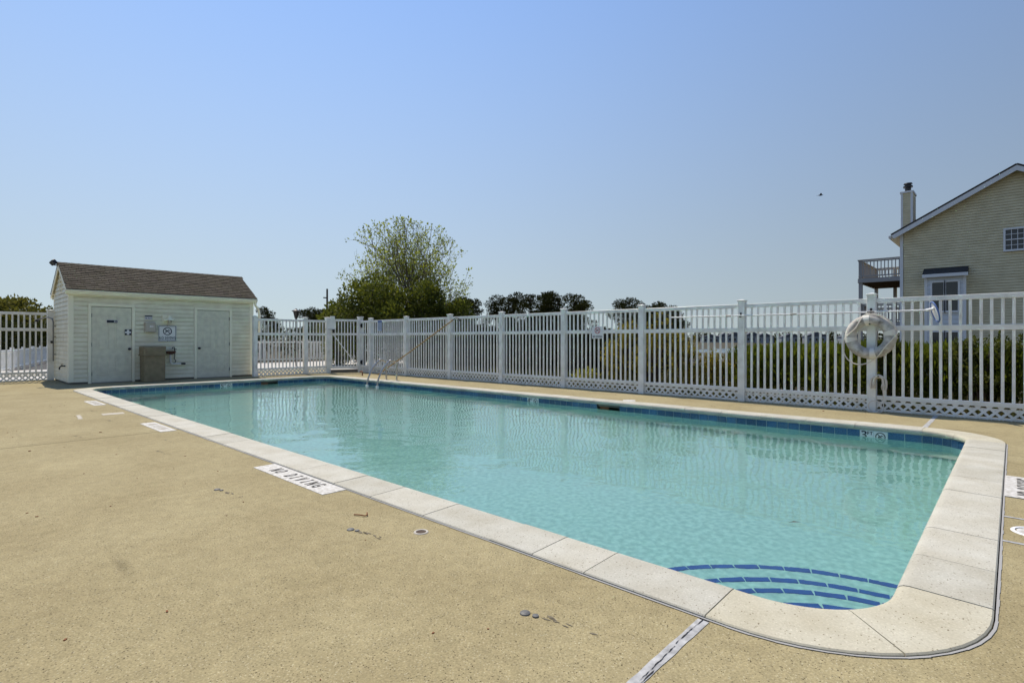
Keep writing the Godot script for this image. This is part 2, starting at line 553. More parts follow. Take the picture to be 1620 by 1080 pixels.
func build_deck(rng: RandomNumberGenerator) -> void:
	var deck := thing("pool_deck", "tan exposed aggregate concrete deck around the pool", "deck")
	tag(deck, "", "", "", "structure")
	var hole := outline(0.353)
	var g := 0.008
	var slabs := [rect(-20.95, -15.4 - g, -10.62, 9), rect(-15.4 + g, -7.95 - g, -5.6, 9), rect(-7.95 + g, -0.965, -5.6, 9), rect(-0.925, 8, -4.25 + g * 2, 9), rect(-0.925, 8, -4.84 + g * 2, -4.25 - g * 2), rect(-0.925, 8, -5.46 + g, -4.84 - g * 2), rect(-0.865 + g, 8, -10.62, -5.46 - g), rect(-8.2 + g, -0.865 - g * 2, -10.62, -5.6), rect(-15.4 + g, -8.2 - g, -10.62, -5.6)]
	for r in slabs:
		for poly in Geometry2D.clip_polygons(r, hole):
			part("slab", slab(poly, -0.11, 0.0), M.deck, deck)
	var bed := MB.new()
	for r in [rect(-20.9, -7, -10.6, -5.6), rect(-20.9, -7, -5.6, 8.9), rect(-7, 7.9, -10.6, -5.6), rect(-7, 7.9, -5.6, 8.9)]:
		for poly in Geometry2D.clip_polygons(r, outline(0.30)):
			var s := slab(poly, -0.13, -0.022)
			bed.v.append_array(s.v); bed.n.append_array(s.n); bed.c.append_array(s.c)
	part("joint_filler", bed, M.gap, deck)
	# sealed joints: pale caulk with dark cracks
	part("caulk_strip", wobble_strip(Vector2(-0.945, -2.19), Vector2(-0.945, 8.9), 0.045, 0.0025, 0.002, 0.05, rng), M.caulk, deck)
	var cr := MB.new()
	var z := -2.2
	while z < 3.0:
		var l := rng.randf_range(0.06, 0.34)
		var x := -0.945 + rng.randf_range(-0.014, 0.016)
		var s := wobble_strip(Vector2(x, z), Vector2(x + rng.randf_range(-0.008, 0.008), z + l), 0.003, 0.0045, 0.0022, 0.015, rng)
		cr.v.append_array(s.v); cr.n.append_array(s.n); cr.c.append_array(s.c)
		z += l * rng.randf_range(0.55, 1.15)
	part("caulk_crack", cr, M.gap, deck)
	part("caulk_strip", wobble_strip(Vector2(-0.865, -9.0), Vector2(-0.865, -10.55), 0.05, 0.0025, 0.006, 0.05, rng), M.caulk, deck)
	for zz in [-4.84, -4.25]:
		part("caulk_strip", wobble_strip(Vector2(-0.05, zz), Vector2(7.9, zz), 0.026, 0.0025, 0.003, 0.05, rng), M.caulk, deck)
	# a thin bead of pale sealant along the outside of the coping
	for s in [0, 6, 7]:
		var m := 60 if s != 7 else 14
		var mb := MB.new()
		for i in m:
			var o1 := 0.354 + rng.randf_range(0.0, 0.004)
			var o0 := 0.350
			var a := rim(s, float(i) / m, o0, 0.0035); var b := rim(s, float(i + 1) / m, o0, 0.0035)
			var c := rim(s, float(i + 1) / m, o1 + 0.004, 0.0035); var d := rim(s, float(i) / m, o1 + 0.004, 0.0035)
			if (b - a).cross(c - a).y > 0: mb.quad(a, b, c, d)
			else: mb.quad(d, c, b, a)
		part("sealant_bead", mb, M.sealant, deck)

func build_pool(rng: RandomNumberGenerator) -> void:
	var pool := thing("swimming_pool", "rectangular in-ground pool with pale coping, blue waterline tiles and corner steps", "swimming pool", Vector3(0, 0, 0))
	# coping stones
	var prof := [Vector2(0.345, -0.04), Vector2(0.345, 0.005), Vector2(0.339, 0.011), Vector2(0.05, 0.018), Vector2(0.026, 0.015), Vector2(0.010, 0.007), Vector2(0.001, -0.004), Vector2(0.0, -0.036), Vector2(0.006, -0.048), Vector2(0.018, -0.055), Vector2(0.05, -0.056), Vector2(0.2, -0.056)]
	var cuts := {0: [0.095, 0.715, 1.055, 1.385, 2.005, 2.635, 3.165], 6: [], 2: [], 4: []}
	for s in [0, 2, 4, 6]:
		var L := rim(s, 0, 0).distance_to(rim(s, 1, 0))
		var cut: Array = cuts[s]
		if cut.is_empty(): cut.append(0.0)
		var pitch: float = {0: 0.612, 2: 0.6, 4: 0.612, 6: 0.565}[s]
		while cut[-1] + pitch * 1.4 < L - (0.1 if s == 6 else 0.0):
			cut.append(cut[-1] + pitch + rng.randf_range(-0.012, 0.012))
		cut.append(L if s != 6 else L - 0.1)
		for i in cut.size() - 1:
			var mb := MB.new()
			var gp := rng.randf_range(0.0012, 0.0035)
			var pp := []
			var dy := rng.randf_range(-0.0025, 0.0025)
			for p in prof: pp.append(p + Vector2(0, dy))
			sweep(mb, s, (cut[i] + gp) / L, (cut[i + 1] - gp) / L, pp, 1)
			part("coping_stone", mb, M["coping%d" % rng.randi_range(0, 1)] if s != 7 else M.coping2, pool)
	for s in [1, 3, 5, 7]:
		for h in 2:
			var mb := MB.new()
			sweep(mb, s, h * 0.5 + 0.003 * h, h * 0.5 + 0.5 - 0.003 * (1 - h), prof, 7)
			if s == 7:  # the two corner stones by the steps run on a little along the straight sides
				if h == 1: sweep(mb, 0, 0.0, 0.093 / 14.795, prof, 1)
				else: sweep(mb, 6, 1.0 - 0.098 / 5.16, 1.0, prof, 1)
			part("coping_stone", mb, M.coping2, pool)
	var mor := MB.new()
	for s in 8:
		sweep(mor, s, 0.0, 1.0, [Vector2(0.34, -0.1), Vector2(0.34, 0.002), Vector2(0.03, 0.008), Vector2(0.02, -0.03), Vector2(0.06, -0.1)], 1 if s % 2 == 0 else 10)
	part("coping_mortar", mor, M.mortar, pool)
	# shell: walls, floor
	var skim := {4: [[-5.82, -5.32]], 2: [[-7.07, -6.57]]}
	var wall := MB.new()
	var bed := MB.new()
	var wo := 0.026
	for s in 8:
		var m := 10 if s % 2 == 1 else 1
		for i in m:
			var t0 := float(i) / m; var t1 := float(i + 1) / m
			wall.quad(rim(s, t0, wo, -1.9), rim(s, t1, wo, -1.9), rim(s, t1, wo, -0.2), rim(s, t0, wo, -0.2))
			var spans := [[t0, t1]]
			if s == 4: spans = [[0.0, (-5.82 - PX0 - PR) / 14.795], [(-5.32 - PX0 - PR) / 14.795, 1.0]]
			if s == 2: spans = [[0.0, (PZN - PR + 6.57) / 5.16], [(PZN - PR + 7.07) / 5.16, 1.0]]
			for q in spans:
				bed.quad(rim(s, q[0], wo, -0.2), rim(s, q[1], wo, -0.2), rim(s, q[1], wo, -0.03), rim(s, q[0], wo, -0.03))
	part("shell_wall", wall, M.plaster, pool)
	part("tile_bed", bed, M.grout, pool)
	var fl := MB.new()
	var xs := [-16.3, -14.0, -11.0, -8.0, -5.0, -2.5, -0.2]
	var ys := [-1.67, -1.64, -1.5, -1.35, -1.2, -1.08, -1.05]
	for i in 6:
		fl.quad(Vector3(xs[i], ys[i], -2.3), Vector3(xs[i + 1], ys[i + 1], -2.3), Vector3(xs[i + 1], ys[i + 1], -8.9), Vector3(xs[i], ys[i], -8.9))
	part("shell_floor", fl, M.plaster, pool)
	# skimmer mouths
	for q in [[4, Vector3(-5.57, -0.14, PZF - wo), 0.0], [2, Vector3(PX0 - wo, -0.14, -6.82), PI / 2]]:
		var mb := MB.new()
		var b := Basis(Vector3.UP, q[2])
		var c: Vector3 = q[1]
		for e in [[Vector3(0, 0.083, -0.15), Vector3(0.5, 0.01, 0.3)], [Vector3(0, -0.083, -0.15), Vector3(0.5, 0.01, 0.3)], [Vector3(-0.245, 0, -0.15), Vector3(0.01, 0.156, 0.3)], [Vector3(0.245, 0, -0.15), Vector3(0.01, 0.156, 0.3)], [Vector3(0, 0, -0.31), Vector3(0.5, 0.176, 0.01)]]:
			mb.box(c + b * (e[0] as Vector3), e[1], b)
		part("skimmer_mouth", mb, M.gap, pool)
		var w := MB.new()
		w.box(c + b * Vector3(-0.12, -0.01, -0.06), Vector3(0.2, 0.12, 0.01), b)
		part("skimmer_weir", w, M.rust, pool)
	# waterline tiles
	var tile := MB.new()
	tile.bbox(Vector3(), Vector3(0.143, 0.146, 0.012), 0.003)
	var tmesh := tile.mesh()
	var small := MB.new()
	small.bbox(Vector3(), Vector3(0.098, 0.146, 0.012), 0.003)
	var smesh := small.mesh()
	var skips := {4: [[-7.583, -7.267], [-5.82, -5.32], [-1.538, -1.222]], 2: [[-5.467, -5.783], [-6.57, -7.07]], 0: [], 6: []}
	for s in 8:
		var L: float = {0: 14.795, 2: 5.16, 4: 14.795, 6: 5.16}.get(s, 0.5 * PI * (PR + wo))
		var runs := []
		var a := 0.0
		if s % 2 == 0:
			for q in skips[s]:  # the tiles stop at the markers and skimmers
				var o0: float = (q[0] - PX0 - PR) if s == 4 else (PZN - PR - q[0])
				var o1: float = (q[1] - PX0 - PR) if s == 4 else (PZN - PR - q[1])
				runs.append([a, o0])
				a = o1
		runs.append([a, L])
		for r in runs:
			var w: float = r[1] - r[0]
			var m := maxi(1, int(round(w / (0.151 if s % 2 == 0 else 0.107))))
			for i in m:
				var t: float = (r[0] + w * (i + 0.5) / m) / L
				var p := rim(s, t, wo - 0.003, -0.134)
				var o := (rim(s, t, 1.0) - rim(s, t, 0.0)).normalized()
				var b := Basis(Vector3.UP.cross(-o) * (w / m / (0.151 if s % 2 == 0 else 0.103)), Vector3.UP, -o)
				part("tile", tmesh if s % 2 == 0 else smesh, M["tile%d" % rng.randi_range(0, 4)], pool, p, b)
	# depth markers set in the tile band
	for q in [["4", Vector3(-7.425, -0.134, PZF - wo + 0.003), 0.0], ["3", Vector3(-1.38, -0.134, PZF - wo + 0.003), 0.0], ["5", Vector3(PX0 - wo + 0.003, -0.134, -5.625), PI / 2]]:
		var b := Basis(Vector3.UP, q[2])
		var c: Vector3 = q[1]
		for sx in [-1, 1]:
			var mk := MB.new()
			mk.bbox(Vector3(), Vector3(0.152, 0.146, 0.012), 0.003)
			var tl := part("depth_marker", mk, M.white, pool, c + b * Vector3(sx * 0.078, 0, 0), b)
			if sx < 0:
				tag(tl, "white depth tile with black %s FT" % q[0])
				letters(q[0], 0.10, M.black, tl, Vector3(-0.03, 0.013, 0.0065))
				letters("FT", 0.045, M.black, tl, Vector3(0.036, 0.04, 0.0065))
			else:
				tag(tl, "white tile with a barred diver symbol")
				no_dive(0.058, tl, Vector3(0, 0.004, 0.0065), M.black, M.black)
	# corner steps with blue nosing tiles
	var cx := -0.42; var cz := -2.575
	var radii := [[0.69, 0.69], [1.01, 1.01], [1.31, 1.31], [1.65, 1.66]]
	var tops := [-0.32, -0.50, -0.68, -0.86]
	for k in 4:
		var st := MB.new()
		var seg := 28
		var rx: float = radii[k][0]; var rz: float = radii[k][1]
		var y: float = tops[k]
		for i in seg:
			var a := PI * 0.5 * i / seg; var b := PI * 0.5 * (i + 1) / seg
			var p := Vector3(cx + 0.05 - (rx + 0.05) * sin(a), 0, cz + 0.05 - (rz + 0.05) * cos(a)); var q := Vector3(cx + 0.05 - (rx + 0.05) * sin(b), 0, cz + 0.05 - (rz + 0.05) * cos(b))
			var ctr := Vector3(cx + 0.05, y, cz + 0.05)
			st.oquad(ctr, p + Vector3(0, y, 0), q + Vector3(0, y, 0), ctr + Vector3(0.0001, 0, 0), ctr - Vector3(0, 1, 0))
			st.oquad(p + Vector3(0, y, 0), q + Vector3(0, y, 0), q + Vector3(0, y - 0.2, 0), p + Vector3(0, y - 0.2, 0), ctr)
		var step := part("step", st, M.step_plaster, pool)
		var n := int(0.5 * PI * (rx + rz) * 0.5 / 0.155)
		for i in n:
			var a := PI * 0.5 * (i + 0.5) / n
			var w := 0.5 * PI * (rx + rz) * 0.5 / n
			var out := Vector3(-sin(a) / rx, 0, -cos(a) / rz).normalized()
			var p := Vector3(cx + 0.05 - (rx + 0.05 - 0.029) * sin(a), y + 0.003, cz + 0.05 - (rz + 0.05 - 0.029) * cos(a))
			var nb := MB.new()
			nb.bbox(Vector3(), Vector3(w - 0.006, 0.010, 0.052), 0.002)
			part("nosing_tile", nb, M.nosing, step, p, Basis(Vector3.UP.cross(out), Vector3.UP, out))

func build_water() -> void:
	var f1 := FastNoiseLite.new(); f1.seed = 2; f1.frequency = 1.0; f1.fractal_octaves = 1
	var x0 := PX0 - 0.02; var x1 := PX1 + 0.02; var z0 := PZF - 0.02; var z1 := PZN + 0.02
	var nx := 560; var nz := 220
	var hv := PackedFloat32Array(); hv.resize((nx + 1) * (nz + 1))
	for j in nz + 1:
		for i in nx + 1:
			var x := lerpf(x0, x1, float(i) / nx); var z := lerpf(z0, z1, float(j) / nz)
			var wx := f1.get_noise_2d(x * 0.9 + 40, z * 0.9) * 0.35
			var h := f1.get_noise_2d(x * 1.3, z * 1.3 + 9) * 0.0030
			h += f1.get_noise_2d(x * 3.6 + wx, z * 3.6 - wx) * 0.00085
			h += f1.get_noise_2d(x * 8.5 - 7, z * 8.5 + wx * 2) * 0.00038
			var r := Vector2(x + 7.9, z + 6.4).length()  # rings spreading from a return jet
			h += sin(r * 19.0 + wx * 6.0) * 0.0015 * exp(-r * 0.45)
			hv[j * (nx + 1) + i] = h * (1.0 - 0.6 * smoothstep(-4.8, -2.0, x) * smoothstep(-6.0, -4.0, z))
	var v := PackedVector3Array(); var n := PackedVector3Array(); var ix := PackedInt32Array()
	var dx := (x1 - x0) / nx; var dz := (z1 - z0) / nz
	for j in nz + 1:
		for i in nx + 1:
			var k := j * (nx + 1) + i
			v.append(Vector3(x0 + i * dx, WATER + hv[k], z0 + j * dz))
			var gx := (hv[k + (1 if i < nx else 0)] - hv[k - (1 if i > 0 else 0)]) / (2 * dx)
			var gz := (hv[k + (nx + 1 if j < nz else 0)] - hv[k - (nx + 1 if j > 0 else 0)]) / (2 * dz)
			n.append(Vector3(-gx, 1, -gz).normalized())
	for j in nz:
		for i in nx:
			var k := j * (nx + 1) + i
			ix.append_array([k, k + 1, k + nx + 1, k + 1, k + nx + 2, k + nx + 1])
	var a := []; a.resize(Mesh.ARRAY_MAX)
	a[Mesh.ARRAY_VERTEX] = v; a[Mesh.ARRAY_NORMAL] = n; a[Mesh.ARRAY_INDEX] = ix
	var m := ArrayMesh.new()
	m.add_surface_from_arrays(Mesh.PRIMITIVE_TRIANGLES, a)
	structure("water", m, M.water)

# ------------------------------------------------------------------ white vinyl fences
var mesh_cache := {}
var lean := RandomNumberGenerator.new()
func box_mesh(s: Vector3, ch := 0.004) -> ArrayMesh:
	var key := "%s %f" % [s, ch]
	if not mesh_cache.has(key):
		var mb := MB.new()
		if ch > 0: mb.bbox(Vector3(), s, ch)
		else: mb.box(Vector3(), s)
		mesh_cache[key] = mb.mesh()
	return mesh_cache[key]

func lattice(w: float, y0: float, y1: float) -> ArrayMesh:
	var key := "lattice %f" % w
	if mesh_cache.has(key): return mesh_cache[key]
	var mb := MB.new()
	var h := y1 - y0
	var pitch := 0.128
	for dirn in [-1.0, 1.0]:
		var c := -h
		while c < w + h:
			var a := Vector2(c, 0); var b := Vector2(c + h, h)
			if a.x < 0: a = Vector2(0, -c)
			if b.x > w: b = Vector2(w, w - c)
			if b.x - a.x > 0.02 and a.y < h and b.y > 0:
				var p := a; var q := b
				if dirn < 0:
					p = Vector2(w - a.x, a.y); q = Vector2(w - b.x, b.y)
				var mid := (p + q) * 0.5
				mb.box(Vector3(mid.x, y0 + mid.y, dirn * 0.003), Vector3(p.distance_to(q), 0.034, 0.0055), Basis(Vector3(0, 0, 1), (q - p).angle()))
			c += pitch
	mesh_cache[key] = mb.mesh()
	return mesh_cache[key]

func post(parent: Node, x: float, h := 1.90, w := 0.127) -> void:
	var p := part("post", box_mesh(Vector3(w, h, w), 0.006), M.vinyl, parent, Vector3(x, h * 0.5, 0))
	var c := MB.new()
	c.bbox(Vector3(0, 0.009, 0), Vector3(w + 0.022, 0.018, w + 0.022), 0.003)
	var k := (w + 0.012) * 0.5
	for i in 4:
		var b := Basis(Vector3.UP, i * PI / 2)
		c.tri(b * Vector3(-k, 0.018, k), b * Vector3(k, 0.018, k), Vector3(0, 0.034, 0))
	part("post_cap", c, M.vinyl, p, Vector3(0, h * 0.5, 0))
	var s := MB.new()
	for q in [[-0.04, 1.86 - 0.06], [0.04, 1.86 - 0.06], [-0.04, 0.22], [0.04, 0.22]]:
		s.lathe([Vector2(0.004, 0), Vector2(0.004, 0.003), Vector2(0, 0.003)], 6, Vector3(q[0], q[1] - h * 0.5, w * 0.5), Basis(Vector3(1, 0, 0), PI / 2))
	part("screws", s, M.dull_steel, p)

func fence_section(parent: Node, a: float, b: float, pickets: int, with_lattice := true, top := 1.84, pw := 0.038) -> void:
	var w := b - a
	var mid := (a + b) * 0.5
	part("rail", box_mesh(Vector3(w, 0.072, 0.05)), M.vinyl, parent, Vector3(mid, top - 0.036, 0))
	part("rail", box_mesh(Vector3(w, 0.082, 0.05)), M.vinyl, parent, Vector3(mid, top - 0.49, 0))
	part("rail", box_mesh(Vector3(w, 0.066, 0.05)), M.vinyl, parent, Vector3(mid, 0.227, 0))
	var ys := [[top - 0.072, top - 0.449], [top - 0.531, 0.26]]
	for i in pickets:
		var x := a + w * (i + 1) / (pickets + 1)
		var h0: float = ys[0][0] - ys[1][1] + 0.02
		part("picket", box_mesh(Vector3(pw, h0, 0.026), 0.0035), M.vinyl, parent, Vector3(x + lean.randf_range(-0.0025, 0.0025), (ys[0][0] + ys[1][1]) * 0.5, lean.randf_range(-0.002, 0.002)), Basis(Vector3(0, 0, 1), lean.randf_range(-0.0035, 0.0035)))
	if with_lattice:
		stuff(part("lattice", lattice(w, 0.012, 0.2), M.vinyl, parent, Vector3(a, 0, 0.012)))
		part("rail", box_mesh(Vector3(w, 0.035, 0.035), 0.003), M.vinyl, parent, Vector3(mid, 0.021, -0.015))
		part("rail", box_mesh(Vector3(w, 0.03, 0.02), 0.003), M.vinyl, parent, Vector3(mid, 0.150, -0.020))

func build_fences() -> void:
	lean.seed = 4
	var hw := 0.0635
	var f := thing("picket_fence", "long white vinyl picket fence with lattice foot along the far side of the pool", "fence", Vector3(0, 0, -10.5), 0.0)
	var px := [-16.5, -14.42, -12.26, -10.13, -8.02, -5.9, -3.78, -1.7, 0.42, 2.54, 4.66, 6.78]
	for x in px: post(f, x)
	for i in px.size() - 1: fence_section(f, px[i] + hw, px[i + 1] - hw, 16)
	fence_section(f, -17.14, px[0] - hw, 3)
	# end fence between the pool house and the gate, facing +X
	var e := thing("picket_fence", "short white picket fence between the pool house and the gate", "fence", Vector3(-17.6, 0, -6.99), PI / 2)
	post(e, 0.0); post(e, 1.66); post(e, 2.48, 1.92, 0.15)
	fence_section(e, hw, 1.66 - hw, 12)
	fence_section(e, 1.66 + hw, 2.48 - 0.075, 5)
	# gate
	var g := thing("picket_gate", "white picket gate with a diagonal brace in the far corner of the fence", "gate", Vector3(-17.58, 0.0, -9.56), 1.199)
	for x in [0.03, 0.93]:
		part("stile", box_mesh(Vector3(0.06, 1.72, 0.05)), M.vinyl, g, Vector3(x, 1.01, 0))
	for y in [1.85, 1.36, 0.18]:
		part("rail", box_mesh(Vector3(0.84, 0.075, 0.05)), M.vinyl, g, Vector3(0.48, y, 0))
	for i in 7:
		part("picket", box_mesh(Vector3(0.036, 1.6, 0.024), 0.0035), M.vinyl, g, Vector3(0.06 + 0.84 * (i + 1) / 8.0, 1.01, 0))
	var br := MB.new()
	var pa := Vector3(0.10, 1.33, 0.035); var pb := Vector3(0.9, 0.25, 0.035)
	br.box((pa + pb) * 0.5, Vector3(pa.distance_to(pb), 0.03, 0.014), Basis(Vector3(0, 0, 1), atan2(pb.y - pa.y, pb.x - pa.x)))
	part("brace", br, M.vinyl, g)
	part("latch_cover", box_mesh(Vector3(0.16, 0.46, 0.03)), M.vinyl, g, Vector3(0.06, 1.76, 0.045))
	part("latch_shelf", box_mesh(Vector3(0.34, 0.014, 0.07)), M.dull_steel, g, Vector3(-0.02, 1.525, 0.06))
	var lt := MB.new()
	lt.box(Vector3(0, 0, 0), Vector3(0.05, 0.10, 0.05), Basis(Vector3(0, 0, 1), 0.5))
	part("latch", lt, M.black, g, Vector3(0.09, 1.47, 0.06))
	# hinge post at the corner with two round black hinges
	var gp := thing("gate_post", "thick white corner post with two round black gate hinges", "post", Vector3(-17.215, 0, -10.52), PI / 2)
	part("post", box_mesh(Vector3(0.15, 1.96, 0.15), 0.006), M.vinyl, gp, Vector3(0, 0.98, 0))
	part("post_cap", box_mesh(Vector3(0.18, 0.03, 0.18)), M.vinyl, gp, Vector3(0, 1.975, 0))
	part("stop_strip", box_mesh(Vector3(0.03, 1.7, 0.03)), M.vinyl, gp, Vector3(0.02, 1.0, 0.085))
	for y in [1.67, 0.36]:
		var h := MB.new()
		h.lathe([Vector2(0.0, -0.03), Vector2(0.07, -0.03), Vector2(0.08, -0.015), Vector2(0.08, 0.02), Vector2(0.06, 0.035), Vector2(0, 0.04)], 16, Vector3(), Basis(Vector3(1, 0, 0), PI / 2))
		part("hinge", h, M.black, gp, Vector3(0.0, y, 0.13))
	var kb := MB.new()
	kb.bbox(Vector3(), Vector3(1.1, 0.13, 0.14), 0.01)
	tag(part("concrete_kerb", kb, M.mortar, null, Vector3(-17.50, 0.045, -10.02), Basis(Vector3.UP, 1.199)), "dark concrete kerb under the white gate", "kerb")
	# fence on the other side of the pool house
	var l := thing("picket_fence", "white picket fence running left from the pool house's rear corner", "fence", Vector3(-20.4, 0, -2.36), PI / 2)
	post(l, 0.0, 2.0, 0.15)
	for i in 3:
		post(l, -2.1 * (i + 1))
		fence_section(l, -2.1 * (i + 1) + hw, -2.1 * i - (0.075 if i == 0 else hw), 15, true, 1.94)
	# fences out beyond the gate and beside the car park
	for q in [["low white picket fence across the drive beyond the gate", Vector3(-29.5, -0.08, -5.0), PI / 2, 9, 1.16], ["low white picket fence beyond the left fence", Vector3(-24.0, -0.08, -1.1), 2.918, 8, 0.86], ["low white picket fence running away behind the far corner of the pool fence", Vector3(-20.3, -0.08, -13.6), 2.7, 5, 1.2]]:
		var s := thing("low_fence", q[0], "fence", q[1], q[2])
		var top: float = q[4]
		for i in q[3] + 1:
			part("post", box_mesh(Vector3(0.12, top + 0.08, 0.12)), M.vinyl, s, Vector3(i * 2.4, (top + 0.08) * 0.5, 0))
			if i == q[3]: continue
			part("rail", box_mesh(Vector3(2.28, 0.09, 0.05)), M.vinyl, s, Vector3(i * 2.4 + 1.2, top - 0.045, 0))
			part("rail", box_mesh(Vector3(2.28, 0.07, 0.05)), M.vinyl, s, Vector3(i * 2.4 + 1.2, 0.16, 0))
			for k in 11:
				part("picket", box_mesh(Vector3(0.075 if q[3] != 5 else 0.17, top - 0.25, 0.024), 0), M.vinyl, s, Vector3(i * 2.4 + 0.06 + 0.19 * (k + 1), (top - 0.09 + 0.2) * 0.5, 0))

# ------------------------------------------------------------------ pool house
func board(mb: MB, x0: float, x1: float, y: float, h: float, x0t := INF, x1t := INF) -> void:  # one lap board in x,y facing +z
	if x0t == INF: x0t = x0
	if x1t == INF: x1t = x1
	var d := 0.020
	# dutch-lap profile: proud lower part, scooped upper edge
	var m := y + h * 0.68
	var f := 0.68
	var xm0 := lerpf(x0, x0t, f); var xm1 := lerpf(x1, x1t, f)
	mb.quad(Vector3(x0, y, d), Vector3(x1, y, d), Vector3(xm1, m, d * 0.72), Vector3(xm0, m, d * 0.72))
	mb.quad(Vector3(xm0, m, d * 0.72), Vector3(xm1, m, d * 0.72), Vector3(x1t, y + h, 0.001), Vector3(x0t, y + h, 0.001))
	mb.quad(Vector3(x0, y, 0), Vector3(x1, y, 0), Vector3(x1, y, d), Vector3(x0, y, d))
	mb.quad(Vector3(x0, y, 0), Vector3(x0, y, d), Vector3(xm0, m, d * 0.72), Vector3(x0t, y + h, 0.001))
	mb.quad(Vector3(x1, y, d), Vector3(x1, y, 0), Vector3(x1t, y + h, 0.001), Vector3(xm1, m, d * 0.72))

func make_door(parent: Node, x0: float, x1: float, knob_right: bool) -> void:
	var w := x1 - x0
	var mid := (x0 + x1) * 0.5
	for q in [[x0 - 0.035, 1.03, 0.07, 2.06], [x1 + 0.035, 1.03, 0.07, 2.06]]:
		part("door_frame", box_mesh(Vector3(q[2], q[3], 0.045)), M.trim, parent, Vector3(q[0], q[1], 0.008))
	part("door_frame", box_mesh(Vector3(w + 0.14, 0.07, 0.045)), M.trim, parent, Vector3(mid, 2.095, 0.008))
	var gapm := MB.new()
	gapm.box(Vector3(mid, 1.03, -0.018), Vector3(w, 2.05, 0.004))
	part("door_gap", gapm, M.gap, parent)
	var door := part("door", box_mesh(Vector3(w - 0.016, 2.02, 0.03), 0.003), M.door, parent, Vector3(mid, 1.035, 0.0))
	# raised panels: two tall above, two short below
	for sx in [-1, 1]:
		for q in [[-0.55, 0.5, 0.56], [0.34, 0.92, 0.0]]:
			var pw := w * 0.29
			var c := Vector3(sx * w * 0.215, q[0], 0.015)
			var hh: float = q[1]
			var mb := MB.new()
			for e in [[Vector3(0, hh * 0.5, 0), Vector3(pw, 0.018, 0.016)], [Vector3(0, -hh * 0.5, 0), Vector3(pw, 0.018, 0.016)], [Vector3(-pw * 0.5, 0, 0), Vector3(0.018, hh + 0.018, 0.016)], [Vector3(pw * 0.5, 0, 0), Vector3(0.018, hh + 0.018, 0.016)]]:
				mb.bbox(e[0], e[1], 0.003)
			mb.bbox(Vector3(0, 0, 0), Vector3(pw - 0.07, hh - 0.07, 0.014), 0.006)
			part("door_panel", mb, M.door, door, c)
	var kx := (w * 0.5 - 0.06) * (1 if knob_right else -1)
	var k := MB.new()
	k.lathe([Vector2(0.0, 0), Vector2(0.034, 0), Vector2(0.034, 0.008), Vector2(0.014, 0.012), Vector2(0.014, 0.035), Vector2(0.03, 0.045), Vector2(0.034, 0.06), Vector2(0.024, 0.075), Vector2(0.0, 0.079)], 14, Vector3(), Basis(Vector3(1, 0, 0), PI / 2), true)
	part("door_knob", k, M.dark_metal, door, Vector3(kx, -0.125, 0.015))
	for y in [-0.78, 0.0, 0.78]:
		var h := MB.new()
		h.lathe([Vector2(0.0, -0.05), Vector2(0.011, -0.05), Vector2(0.011, 0.05), Vector2(0.0, 0.05)], 8)
		part("hinge", h, M.dark_metal, door, Vector3((-w * 0.5 + 0.002) * (1 if knob_right else -1), y, 0.02))
	var th := MB.new()
	th.box(Vector3(mid, 0.012, 0.02), Vector3(w, 0.022, 0.09))
	part("threshold", th, M.dull_steel, parent)

